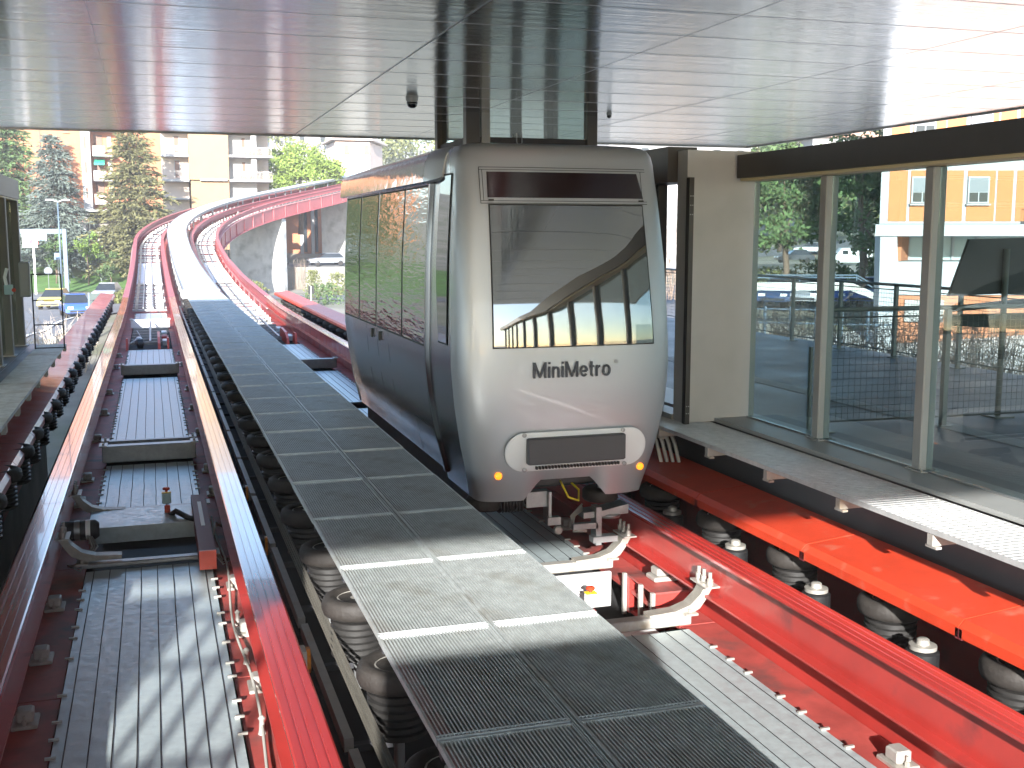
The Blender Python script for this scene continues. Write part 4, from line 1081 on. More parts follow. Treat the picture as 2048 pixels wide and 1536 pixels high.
M_twig = mat('dry_twigs', (.26, .19, .14), .9, vary=.3, vscale=2)
M_shrub = mat('olive_shrub_leaves', (.14, .15, .05), .85, vary=.4, vscale=2)

def leafquad(b, p, d, L, W):
    d = Vector(d).normalized(); a = Vector((random.uniform(-1, 1), random.uniform(-1, 1), random.uniform(-1, 1)))
    s = d.cross(a)
    if s.length < 1e-3: s = Vector((1, 0, 0))
    s.normalize(); p = Vector(p); k = len(b.v)
    b.v += [tuple(p - s * W * .5), tuple(p + d * L * .45 + s * W * .1 - s * W * .6), tuple(p + d * L), tuple(p + d * L * .5 + s * W * .55)]; b.f.append((k, k + 1, k + 2, k + 3))

def conifer(name, label, cat, x, y, zb, h, rad, m, levels=26, per=9, leaf=.42, droop=.35, seed=1, base=.08, gap=.12, lean=0, group=None):
    random.seed(seed)
    t = empty(name, label, cat, (x, y, zb), group=group)
    MB().tube([(0, 0, 0), (lean * .3, 0, h * .4), (lean, 0, h * .97)], h * .018, 8, h * .003).build('trunk', M_bark, t, True)
    b = MB(); lb = MB()
    for i in range(levels):
        k = (i + random.uniform(-.3, .3)) / levels; z = h * (base + (1 - base) * k); r0 = rad * (1 - k) ** .8 + .15
        for j in range(per):
            if random.random() < gap: continue
            a = random.uniform(0, 2 * pi); L = r0 * random.uniform(.62, 1.12)
            n = max(3, int(L / (leaf * .55))); ax = lean * k; rise = random.uniform(.0, .25) * (k * 1.2)
            tip = None
            for q in range(n):
                f = (q + .5) / n; d = L * f
                px = ax + cos(a) * d; py = sin(a) * d; pz = z + rise * d - droop * d * f + random.uniform(-.08, .08)
                wdt = leaf * (1.6 - .9 * f) * 1.1
                for _ in range(4):
                    o = Vector((px + random.uniform(-1, 1) * wdt * .7, py + random.uniform(-1, 1) * wdt * .7, pz + random.uniform(-.5, .35) * wdt * .6))
                    leafquad(b, o, (cos(a) + random.uniform(-.8, .8), sin(a) + random.uniform(-.8, .8), random.uniform(-.7, .15)), leaf * random.uniform(.7, 1.5), leaf * .34)
            if i % 2 == 0 and j % 2 == 0: lb.tube([(ax, 0, z), (ax + cos(a) * L * .8, sin(a) * L * .8, z + rise * L * .8 - droop * L * .5)], .06, 3, .02)
    b.build('crown', m, t, recalc=False)
    if lb.v: lb.build('limb', M_bark, t)
    return t

def broadtree(name, label, cat, x, y, zb, blobs, m, trunk_h, n=5000, leaf=.3, tr=.25, seed=2, group=None):
    """blobs: list of (dx,dy,dz,rx,ry,rz) clumps above the base"""
    random.seed(seed)
    t = empty(name, label, cat, (x, y, zb), group=group)
    tb = MB(); tb.tube([(0, 0, -.3), (.1, 0, trunk_h * .5), (-.05, .1, trunk_h)], tr, 8, tr * .7)
    lb = MB()
    for (dx, dy, dz, rx, ry, rz) in blobs:
        lb.tube([(-.05, .1, trunk_h * .95), (dx * .5, dy * .5, (trunk_h + dz) / 2), (dx, dy, dz)], tr * .5, 5, tr * .12)
    tb.build('trunk', M_bark, t, True); lb.build('limb', M_bark, t)
    b = MB(); vol = [rx * ry * rz for (_, _, _, rx, ry, rz) in blobs]; T = sum(vol)
    for (bl, v) in zip(blobs, vol):
        dx, dy, dz, rx, ry, rz = bl
        cnt = int(n * v / T)
        subs = []
        for _ in range(max(5, cnt // 60)):
            q = Vector((random.gauss(0, 1), random.gauss(0, 1), random.gauss(0, 1))).normalized() * random.uniform(.55, 1.0)
            subs.append(q)
        for _ in range(cnt):
            q = random.choice(subs) + Vector((random.gauss(0, .15), random.gauss(0, .15), random.gauss(0, .13)))
            p = Vector((dx + q.x * rx, dy + q.y * ry, dz + q.z * rz))
            leafquad(b, p, (random.gauss(0, 1), random.gauss(0, 1), random.gauss(.2, .8)), leaf * random.uniform(.7, 1.4), leaf * .55)
    b.build('crown', m, t, recalc=False)
    return t
def shrub(name, label, cat, x, y, r, h, m, n=350, leaf=.16, seed=1, twigs=False, group=None, zb=None):
    random.seed(seed)
    t = empty(name, label, cat, (x, y, ground(x, y) if zb is None else zb), group=group)
    b = MB(); tb = MB()
    for i in range(n):
        a = random.uniform(0, 2 * pi); q = random.random() ** .6
        if twigs:
            z0 = 0; p0 = Vector((cos(a) * r * q * .5, sin(a) * r * q * .5, 0)); p1 = p0 + Vector((cos(a) * r * .4 * random.random(), sin(a) * r * .4 * random.random(), h * random.uniform(.4, 1)))
            mid = (p0 + p1) / 2 + Vector((random.uniform(-.1, .1), random.uniform(-.1, .1), 0)) * r
            tb.tube([p0, mid, p1], .014, 3, .006)
            for _ in range(3):
                f = random.random(); e = mid + (p1 - mid) * f
                tb.tube([e, e + Vector((random.uniform(-1, 1), random.uniform(-1, 1), random.uniform(.1, 1))) * h * .22], .008, 3, .004)
        else:
            z = h * random.random(); rr = r * q * (1 - (z / h) ** 2 * .6)
            leafquad(b, (cos(a) * rr, sin(a) * rr, z), (random.gauss(0, 1), random.gauss(0, 1), random.gauss(.4, .8)), leaf * random.uniform(.7, 1.4), leaf * .5)
    if b.v: b.build('foliage', m, t, recalc=False)
    if tb.v: tb.build('stem', m, t, recalc=False)
    else: MB().tube([(0, 0, -.1), (0, 0, h * .6)], .04, 5, .02).build('stem', M_bark, t)
    return t

def window(b_, name, x0, x1, z0, z1, y, parent, fm, pm, sill=True, d=.08):
    f = MB(); t = .09
    f.box(x0, x1, y - d, y + .02, z0, z0 + t).box(x0, x1, y - d, y + .02, z1 - t, z1).box(x0, x0 + t, y - d, y + .02, z0 + t, z1 - t).box(x1 - t, x1, y - d, y + .02, z0 + t, z1 - t)
    if sill: f.box(x0 - .1, x1 + .1, y - d - .12, y - d - .002, z0 - .1, z0)
    o = C2(f.build(name, fm, parent), parent)
    pn = MB(); pn.box(x0 + t, x1 - t, y - .03, y + .01, z0 + t, z1 - t); pn.build('pane', pm, o)
    return o
def C2(o, par):
    o.matrix_parent_inverse = par.matrix_world.inverted() if False else Matrix.Rotation(-par.rotation_euler.z, 4, 'Z') @ Matrix.Translation(-Vector(par.location)); return o

# ------------------------------------------------------------------ orange apartment block (left)
YB1 = 142.0
bo = empty('orange_apartment_block', 'orange block of flats behind the conifers at the upper left', 'apartment building', (X(110, YB1), YB1, -.6))
def bx(u0, u1, v0, v1, ya, yb, name, m, par=bo, y=YB1):
    x0, x1 = X(u0, y), X(u1, y); z1, z0 = Z(v0, y), Z(v1, y)
    return C2(MB().box(min(x0, x1), max(x0, x1), ya, yb, min(z0, z1), max(z0, z1)).build(name, m, par), par)
bx(-160, 172, 60, 424, YB1, YB1 + 12, 'wall', M_orw)
bx(188, 386, 60, 424, YB1 + 1.6, YB1 + 12, 'wall', M_orw)
bx(171, 189, 60, 424, YB1 - .5, YB1 + 3, 'stair_tower', M_crm)
for (v0, v1) in ((275, 302), (325, 350), (376, 400), (225, 250)): window(None, 'window', X(175.5, YB1), X(183, YB1), Z(v1, YB1), Z(v0, YB1), YB1 - .5, bo, M_crm, M_shut, False)
for (v0, v1) in ((256, 269), (302, 317), (210, 224)): window(None, 'window', X(137, YB1), X(147, YB1), Z(v1, YB1), Z(v0, YB1), YB1, bo, M_bei, M_shut)
for (v0, v1) in ((300, 322), (350, 372), (392, 412)): window(None, 'window', X(40, YB1), X(54, YB1), Z(v1, YB1), Z(v0, YB1), YB1, bo, M_crm, M_shut)
for (v0, v1) in ((300, 322), (350, 372)): window(None, 'window', X(100, YB1), X(112, YB1), Z(v1, YB1), Z(v0, YB1), YB1, bo, M_crm, M_shut)
bx(89, 91, 60, 424, YB1 - .12, YB1 - .01, 'downpipe', M_shut)
# loggia column with balconies
for (v, aw) in ((258, 0), (308, 0), (357, 1), (403, 0)):
    bx(193, 240, v + 4, v + 6.5, YB1 - .3, YB1 + 1.55, 'balcony_slab', M_crm)
    bx(193, 218, v - 14, v + 3.8, YB1 - .25, YB1 - .15, 'balcony_rail', M_crm if aw else mat('pinkish_balcony_panel', (.5, .33, .26), .7))
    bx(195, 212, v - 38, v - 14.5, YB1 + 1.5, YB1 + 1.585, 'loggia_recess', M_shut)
    bx(222, 230, v - 36, v - 2, YB1 + 1.4, YB1 + 1.58, 'white_panel', M_crm)
aw = MB(); x0, x1 = X(195, YB1), X(216, YB1); z1 = Z(320, YB1); aw.quad((x0, YB1 + 1.5, z1 + .1), (x1, YB1 + 1.5, z1 + .1), (x1, YB1 - .5, z1 - .45), (x0, YB1 - .5, z1 - .45)); aw.quad((x0, YB1 - .5, z1 - .45), (x1, YB1 - .5, z1 - .45), (x1, YB1 - .5, z1 - .7), (x0, YB1 - .5, z1 - .7))
C2(aw.build('awning', mat('green_awning', (.02, .35, .22), .7), bo, recalc=False), bo)
bx(150, 250, 419, 424, YB1 - 1.2, YB1 + 2, 'cornice', M_crm)
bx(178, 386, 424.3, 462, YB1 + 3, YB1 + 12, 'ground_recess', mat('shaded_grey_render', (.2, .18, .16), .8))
bx(-160, 168, 424.3, 462, YB1 + .2, YB1 + 12, 'ground_wall', M_orw)
bx(169, 178, 424.3, 462, YB1 - .4, YB1 + 2, 'pillar', mat('stone_cladding', (.25, .24, .22), .8, vary=.3, vscale=2))
bx(176, 246, 462.3, 466, YB1 - 1.1, YB1 + 2.9, 'terrace_edge', M_crm)
bx(-160, 386, 466.3, 512, YB1 + .6, YB1 + 12, 'basement_wall', M_crm)
for (u0, u1) in ((181, 193), (197, 216), (220, 234)): window(None, 'garage_window', X(u0, YB1), X(u1, YB1), Z(490, YB1), Z(468, YB1), YB1 + .6, bo, M_bei, mat('pale_green_pane', (.2, .26, .23), .3), False)
gw = empty('graffiti_wall', 'low white wall with dark graffiti letters in front of the orange flats', 'wall', (X(190, 138), 138, -1))
C2(MB().box(X(135, 138), X(262, 138), 138, 138.4, Z(516, 138), Z(491, 138)).build('wall', mat('dirty_white_wall', (.55, .53, .49), .85, vary=.15, vscale=1), gw), gw)
C2(text_mesh('SCOUA', 1.9, 'graffiti', M_black, gw, (X(178, 138), 137.97, Z(508, 138)), Matrix.Rotation(pi / 2, 4, 'X'), .004, .02, .85), gw)
# beige block with balconies (centre left)
YB2 = 132.0
bb2 = empty('beige_apartment_block', 'pale orange block of flats with white balconies left of the stone pine', 'apartment building', (X(420, YB2), YB2, -.6))
def by(u0, u1, v0, v1, ya, yb, name, m): return bx(u0, u1, v0, v1, ya, yb, name, m, bb2, YB2)
by(383, 462, 60, 358, YB2, YB2 + 9, 'front_bay', M_bei)
by(386, 462, 358.3, 500, YB2 + .4, YB2 + 9, 'lower_wall', M_bei)
by(404, 458, 356, 360, YB2 - .15, YB2 - .01, 'white_ledge', M_crm)
by(330, 382.8, 60, 500, YB2 + 1.8, YB2 + 9, 'wall', mat('warm_grey_render', (.5, .42, .36), .85))
by(462.3, 520, 60, 500, YB2 + 2.2, YB2 + 9, 'wall', M_crm)
by(520.2, 548, 60, 500, YB2 + 4.2, YB2 + 9, 'wall', mat('warm_grey_render', (.5, .42, .36), .85))
M_brail = mat('balcony_rail_paint', (.4, .36, .32), .5)
for (v) in (255, 305, 355):
    by(328, 382.6, v + 2, v + 7, YB2 + .1, YB2 + 1.78, 'balcony_slab', M_crm)
    by(463, 549, v - 3 + 4, v + 5.5, YB2 + .2, YB2 + 4.1, 'balcony_slab', M_crm)
    for (u0, u1) in ((330, 382), (480, 548)):
        g = MB(); x0, x1 = X(u0, YB2), X(u1, YB2); zt = Z(v - 14, YB2); zb = Z(v, YB2); xx = x0
        while xx < x1: g.box(xx, xx + .03, YB2 + .25, YB2 + .28, zb, zt); xx += .14
        g.box(x0, x1, YB2 + .24, YB2 + .29, zt, zt + .05); C2(g.build('balcony_railing', M_brail, bb2), bb2)
    window(None, 'window', X(354, YB2), X(366, YB2), Z(v, YB2), Z(v - 38, YB2), YB2 + 1.78, bb2, M_crm, M_shut, False)
    window(None, 'window', X(490, YB2), X(500, YB2), Z(v, YB2), Z(v - 38, YB2), YB2 + 2.18, bb2, M_crm, M_shut, False)
    by(508, 519, v - 44, v - .2 + .9, YB2 + .8, YB2 + 1.3, 'balcony_pillar', M_crm)
    for k in range(7):
        u = 484 + k * 9 + random.uniform(-2, 2); by(u, u + 4, v - 7, v - .3, YB2 + .4, YB2 + .7, 'flower_pot', mat('terracotta', (.35, .13, .07), .8))
by(330, 382, 395, 398, YB2 + .6, YB2 + 1.78, 'lower_ledge', M_crm); by(463, 548, 394, 399, YB2 + .2, YB2 + 2.1, 'lower_ledge', M_crm)
by(487, 499, 404, 424, YB2 + 2.0, YB2 + 2.15, 'air_conditioner', M_white)
# pink house with tiled roof
YH = 172.0
ph = empty('pink_house', 'pale pink two storey house with a flat tiled roof above the rail car', 'house', (X(743, YH), YH, 8))
C2(MB().box(X(674, YH), X(742, YH), YH, YH + 9, 3, Z(283, YH, 700)).build('wall', mat('pale_pink_render', (.66, .5, .42), .85), ph), ph)
C2(MB().prism([(X(742, YH), YH), (X(790, YH), YH + 9), (X(742, YH), YH + 9)], 3, Z(283, YH, 700), 'z').build('wall', mat('pale_pink_render', (.66, .5, .42), .85), ph), ph)
rf = MB(); zt = Z(281, YH, 700); rf.prism([(X(669, YH) - .3, YH - .8), (X(746, YH), YH - .8), (X(796, YH) + .6, YH + 10), (X(669, YH) - .3, YH + 10)], zt, zt + .25, 'z')
cxr, cyr = (X(672, YH) + X(770, YH)) / 2, YH + 5
k = len(rf.v); rf.v += [(X(669, YH) - .3, YH - .8, zt + .253), (X(746, YH), YH - .8, zt + .253), (X(796, YH) + .6, YH + 10, zt + .253), (X(669, YH) - .3, YH + 10, zt + .253), (cxr - 1, cyr, zt + 1.5), (cxr + 2.5, cyr, zt + 1.5)]
rf.f += [(k, k + 1, k + 5, k + 4), (k + 1, k + 2, k + 5), (k + 2, k + 3, k + 4, k + 5), (k + 3, k, k + 4)]
C2(rf.build('roof', mat('pale_tiles', (.55, .45, .38), .85, vary=.15, vscale=2), ph), ph)
C2(MB().box(X(673, YH), X(743, YH), YH - .1, YH - .002, Z(316, YH, 700), Z(313, YH, 700)).build('string_course', M_crm, ph), ph)
for u in (692, 732): window(None, 'window', X(u, YH), X(u + 9, YH), Z(306, YH, 700), Z(290, YH, 700), YH, ph, M_bei, mat('ochre_shutter', (.5, .3, .1), .7))
for i, (u0, u1, v0, v1, y, nm) in enumerate(((590, 672, 258, 290, 205, 'small white building with dark windows above the bright green pine'), (545, 596, 262, 300, 215, 'white house edge half hidden by foliage above the pine'), (1215, 1500, 280, 345, 120, 'long bright white building seen low between the rail car and wall panel'), (120, 172, 445, 470, 139.5, 'small dark roofed outbuilding behind the blue spruce'))):
    t = empty('white_building' if i < 3 else 'outbuilding', nm, 'building', (X(u0, y), y, 0))
    zt_, zb_ = at((u0 + u1) / 2, v0, y).z, (ground(X(u0, y), y) if i != 2 else -2)
    C2(MB().box(X(u0, y), X(u1, y), y, y + 8, min(zb_, zt_ - 3), zt_).build('wall', M_crm, t), t)
    C2(MB().box(X(u0, y) - .4, X(u1, y) + .4, y - .5, y + 8.5, zt_ + .003, zt_ + .35).build('roof', M_tile if i != 2 else M_crm, t), t)
    n_ = max(2, int((X(u1, y) - X(u0, y)) / 2.8))
    for k in range(n_):
        xw = X(u0, y) + (X(u1, y) - X(u0, y)) * (k + .3) / n_; window(None, 'window', xw, xw + 1.1, zt_ - 2.4, zt_ - .9, y, t, M_crm, M_pane, False)

# ------------------------------------------------------------------ viaduct piers
def pier(s, off, label):
    c = tp(s, off); h = min((s - ARC0) / ARCR, ARCA); ztop = c.z - 1.85; zb = ground(c.x, c.y) - .6
    t = empty('viaduct_pier', label, 'pier', (c.x, c.y, zb), -h)
    q = MB(); Hh = ztop - zb
    prof = [(-3.1, .0), (3.0, .0), (3.0, 1.1), (-3.1, 1.1)]
    q.bbox(-3.1, 2.9, 0, 1.0, 0, Hh, .09); q.build('shaft', M_conc, t)
    MB().box(-2.9, -2.4, .1, .9, Hh + .002, Hh + .06).box(2.2, 2.7, .1, .9, Hh + .002, Hh + .06).build('bearing', M_steel, t)
    return t
pier(121.5, .2, 'broad concrete pier under the nearer bend of the red viaduct')
pier(146, .2, 'second broad concrete pier farther along the red viaduct, left of the car')
pier(92, .2, 'concrete pier hidden low under the start of the viaduct climb')
for (x0, lab) in ((0, 'concrete pier under the station end'),):
    pass

# ------------------------------------------------------------------ trees on the left
conifer('cedar_tree', 'tall dark olive cedar in front of the flats left of the track', 'tree', X(272, 121), 121, ground(X(272, 121), 121), 17.5, 5.6, M_foliD, 34, 13, .5, .22, 3, .1, .1)
conifer('blue_spruce', 'grey green blue spruce with a pointed top left of the lamp post', 'tree', X(112, 123), 123, ground(X(112, 123), 123), 14.4, 5.0, M_foliB, 30, 13, .46, .3, 5, .1, .08)
conifer('dark_conifer', 'tall dark green conifer at the far left edge of the photo', 'tree', X(22, 127), 127, ground(X(22, 127), 127), 19, 5.2, M_foliG, 34, 13, .5, .3, 8, .1, .1)
conifer('dark_conifer', 'conifer beyond the left edge of the photo', 'tree', X(-70, 129), 129, ground(X(-70, 129), 129), 17, 5.2, M_foliG, 24, 9, .6, .3, 9, .1, .1)
broadtree('stone_pine', 'bright green stone pine with a rounded crown right of the beige flats', 'tree', X(602, 138), 138, 2.4,
          [(-2.6, 0, 7.0, 2.8, 2.3, 1.9), (0.2, .5, 8.6, 3.0, 2.6, 2.1), (2.9, 0, 7.2, 2.5, 2.3, 1.7), (0, -1.2, 6.0, 3.4, 2.0, 1.3), (-3.6, .6, 8.6, 1.8, 1.7, 1.3), (4.3, 1, 6.0, 1.4, 1.3, 1.1)], mat('sunny_pine_needles', (.17, .24, .04), .8, vary=.4, vscale=.7), 4.5, 12000, .36, .35, 11)
broadtree('young_tree', 'small round green tree on the grass bank', 'tree', X(172, 118), 118, ground(X(172, 118), 118), [(0, 0, 3.9, 1.25, 1.2, 1.2), (.3, 0, 3.2, 1.2, 1.1, .8)], M_foliP, 2.8, 900, .28, .07, 13)
broadtree('young_tree', 'darker little tree at the foot of the cedar', 'tree', X(216, 117), 117, ground(X(216, 117), 117), [(0, 0, 2.4, 1.1, 1, 1.1), (-.4, 0, 1.6, 1.0, .9, .7)], M_foliG, 1.4, 700, .26, .06, 14)
broadtree('young_tree', 'slim green tree behind the gantry sign', 'tree', X(107, 119), 119, ground(X(107, 119), 119), [(0, 0, 3.7, 1.3, 1.2, 1.6), (0, 0, 2.4, 1.1, 1, .9)], M_foliG, 2.2, 900, .28, .08, 15)
for i, (u, v, r, h, nm) in enumerate(((205, 582, .9, .9, 'small yellow green shrub on the dry verge left of the rails'), (230, 578, .9, .8, 'second small yellow green shrub nearer the left rail'), (247, 592, 1.0, 1.1, 'olive shrub on the dry verge touching the left rail'))):
    p = atd(u, v, 97 - i * 2); shrub('shrub', nm, 'shrub', p.x, p.y, r, h, M_shrub, 400, .22, 20 + i)
for i, (u, d, r, h, nm) in enumerate(((627, 96, .9, 2.3, 'upright olive shrub beside the sign post right of the first pier'), (650, 88, 2.0, 1.6, 'wide dark shrub behind the small sign post'), (675, 100, 1.2, 1.9, 'brownish shrub left of the rail car'), (450, 118, 1.1, 3.4, 'dark green bush left of the first viaduct pier'), (508, 97, 1.3, 1.4, 'scrubby plants at the foot of the first pier'))):
    p = atd(u, 560, d); shrub('shrub', nm, 'shrub', p.x, p.y, r, h, M_shrub if i % 2 == 0 else M_foliG, 500, .24, 30 + i)
for i, (u, d, r, h, nm) in enumerate(((345, 128, 2, 5, 'bare brown shrub at the foot of the beige flats'), (420, 127, 3, 4.8, 'bare creeper bush below the beige bay'), (475, 128, 2.2, 4.2, 'bare bush below the right balconies'), (590, 125, 2.2, 3.4, 'bare bush on the rubble slope between the piers'), (345, 60, .1, .1, ''))):
    if not nm: continue
    p = atd(u, 440, d); shrub('bare_shrub', nm, 'shrub', p.x, p.y, r, h, M_twig, 90, .2, 40 + i, True)
for i, (x, y, r, h, nm) in enumerate(((-4.6, 41, 1.8, 2.7, 'dry pale twigs behind the end gate on the left'), (-3.2, 47, 1.7, 2.3, 'dry pale twigs near the guardrail left of the red cover'), (-6.2, 38, 1.7, 2.9, 'dry pale twigs beside the left platform posts'))):
    shrub('bare_shrub', nm, 'shrub', x, y, r, h, mat('pale_dry_twigs', (.5, .42, .33), .9), 60, .2, 50 + i, True)

# ------------------------------------------------------------------ gantry sign, lamps, boards, guardrail
M_gal2 = mat('pale_blue_grey_steel', (.10, .14, .18), .5, .1)
g = empty('road_gantry', 'pale blue grey road gantry with hanging signs beyond the left platform', 'gantry', (X(128, 112), 112, -3.0))
C2(MB().bbox(X(124, 112), X(133, 112), 111.8, 112.2, -3.2, Z(458, 112), .03).build('post', M_gal2, g), g)
C2(MB().bbox(X(-60, 112), X(123.8, 112), 111.8, 112.2, Z(468, 112), Z(458, 112), .03).build('crossbeam', M_gal2, g), g)
C2(MB().box(X(76, 112), X(91, 112), 111.6, 111.7, Z(480, 112), Z(468, 112)).build('hanging_sign', mat('blue_grey_sign', (.2, .28, .34), .5), g), g)
C2(MB().box(X(91, 112), X(93, 112), 111.6, 111.75, Z(481, 112), Z(467, 112)).build('sign_frame', M_white, g), g)
bl = empty('billboard', 'white board with dark and red print on a white post under the gantry', 'sign', (X(66, 108), 108, -3.1))
C2(MB().box(X(44, 108), X(74, 108), 107.9, 108.05, Z(494, 108), Z(466, 108)).build('board', M_white, bl), bl)
C2(MB().box(X(50, 108), X(65, 108), 107.88, 107.895, Z(486, 108), Z(473, 108)).build('dark_print', mat('dark_print', (.12, .12, .16), .6), bl), bl)
C2(text_mesh('OS', .55, 'red_print', mat('red_print', (.5, .06, .05), .6), bl, (X(68, 108), 107.87, Z(488, 108)), Matrix.Rotation(pi / 2, 4, 'X'), .003, .01), bl)
C2(MB().box(X(63.5, 108), X(67.5, 108), 107.9, 108.05, -3.2, Z(494, 108) - .003).build('post', M_white, bl), bl)
lp = empty('street_lamp', 'tall grey street lamp with two arms beside the gantry', 'street lamp', (X(118.5, 108), 108, -3.1))
zt = Z(405, 108)
C2(MB().tube([(X(118.5, 108), 108, -3.1), (X(118.5, 108), 108, zt)], .1, 8, .06).build('pole', M_gal2, lp, True), lp)
for s in (-1, 1): C2(MB().tube([(X(118.5, 108), 108, zt - .02), (X(118.5, 108) + s * .35, 108, zt + .12), (X(118.5, 108) + s * .5, 108, zt + .16)], .04, 6).bbox(X(118.5, 108) + min(s * .45, s * 1.0), X(118.5, 108) + max(s * .45, s * 1.0), 107.88, 108.12, zt + .1, zt + .22, .03).build('lamp_head', M_white, lp), lp)
rs = empty('road_sign', 'small blue sign on a thin post on the grass bank', 'sign', (X(112, 115), 115, -2.9))
C2(MB().box(X(106, 115), X(120, 115), 114.97, 115.03, Z(518, 115), Z(505, 115)).build('panel', mat('blue_sign', (.12, .2, .32), .5), rs), rs)
C2(MB().tube([(X(113, 115), 115.06, -3), (X(113, 115), 115.06, Z(505, 115))], .04, 6).build('post', M_steel, rs), rs)
rs = empty('road_sign', 'round dark backed traffic sign at the left road edge', 'sign', (X(92, 101), 101, -3.1))
C2(MB().lathe([(.33, -.01), (.33, .01)], (X(92, 101), 101, Z(540, 101)), 18, 'y').build('disc', mat('sign_back', (.1, .12, .14), .5), rs), rs)
C2(MB().tube([(X(92, 101), 101.04, -3.2), (X(92, 101), 101.04, Z(536, 101))], .03, 6).build('post', M_steel, rs), rs)
ds = empty('dark_panel_sign', 'pair of dark green panels between grey posts beside the parked blue car', 'sign', (X(185, 70), 70, -3.1))
for (v0, v1) in ((585, 598), (600, 619)): C2(MB().box(X(173, 70), X(197, 70), 69.97, 70.03, Z(v1, 70), Z(v0, 70)).build('panel', mat('dark_green_panel', (.035, .06, .055), .5), ds), ds)
for u in (169, 194): C2(MB().box(X(u, 70), X(u + 3.5, 70), 70.04, 70.12, -3.2, Z(584, 70)).build('post', M_gal2, ds), ds)
def guardrail(pts, label):
    t = empty('guardrail', label, 'guardrail', (pts[0][0], pts[0][1], ground(*pts[0])))
    P = [Vector((x, y, ground(x, y))) for x, y in pts]
    for a, c_ in zip(P, P[1:]):
        n = max(1, int((c_ - a).length / 2.5))
        for i in range(n):
            q = a + (c_ - a) * i / n; C2(MB().box(q.x - .05, q.x + .05, q.y - .05, q.y + .05, q.z - .2, q.z + .72).build('post', M_gal2, t), t)
    b = MB(); 
    for (z0, z1) in ((.42, .56), (.58, .74)):
        for a, c_ in zip(P, P[1:]): 
            k = len(b.v); b.v += [tuple(a + Vector((0, -.07, z0))), tuple(c_ + Vector((0, -.07, z0))), tuple(c_ + Vector((0, -.07, z1))), tuple(a + Vector((0, -.07, z1)))]; b.f.append((k, k + 1, k + 2, k + 3))
    C2(b.build('rail', M_galv, t), t)
guardrail([(-14, 38), (-8.5, 46), (-4.5, 56), (-2.8, 66)], 'pale metal guardrail along the road behind the left end gate')
guardrail([(-13, 34), (-7.5, 43), (-3.6, 53)], 'nearer metal guardrail behind the left end gate')
sp_ = empty('small_sign_post', 'small dark traffic sign on a short white post right of the first pier', 'sign', (X(619, 82), 82, -3.3))
C2(MB().tube([(X(619, 82), 82, -3.3), (X(619, 82), 82, Z(572, 82, 620))], .045, 6).build('post', M_white, sp_), sp_)
C2(MB().box(X(614, 82), X(618, 82), 81.9, 82.05, Z(588, 82, 620), Z(572, 82, 620)).box(X(620.5, 82), X(625, 82), 81.9, 82.05, Z(588, 82, 620), Z(572, 82, 620)).build('panel', M_black, sp_), sp_)
rw = empty('retaining_wall', 'low grey retaining wall below the parked cars right of the first pier', 'wall', (X(600, 124), 124, -3.4))
C2(MB().box(X(540, 124), X(760, 124), 124, 124.5, -4.2, Z(534, 124, 620)).build('wall', mat('old_wall_concrete', (.22, .21, .18), .9, vary=.2, vscale=.8), rw), rw)
sh = empty('orange_shop_front', 'orange brick ground floor building with white piers glimpsed under the viaduct', 'building', (X(640, 150), 150, 0))
C2(MB().box(X(540, 150), X(760, 150), 150, 156, -.5, Z(395, 150, 640)).build('wall', M_orw, sh), sh)
for u in (600, 622, 648, 664): C2(MB().box(X(u, 150), X(u + 6, 150), 149.5, 149.98, -.5, Z(412, 150, 640)).build('pier', M_crm, sh), sh)
for u in (608, 630): C2(MB().box(X(u, 150), X(u + 6, 150), 149.9, 149.97, -.2, Z(418, 150, 640)).build('shop_window', M_pane, sh), sh)

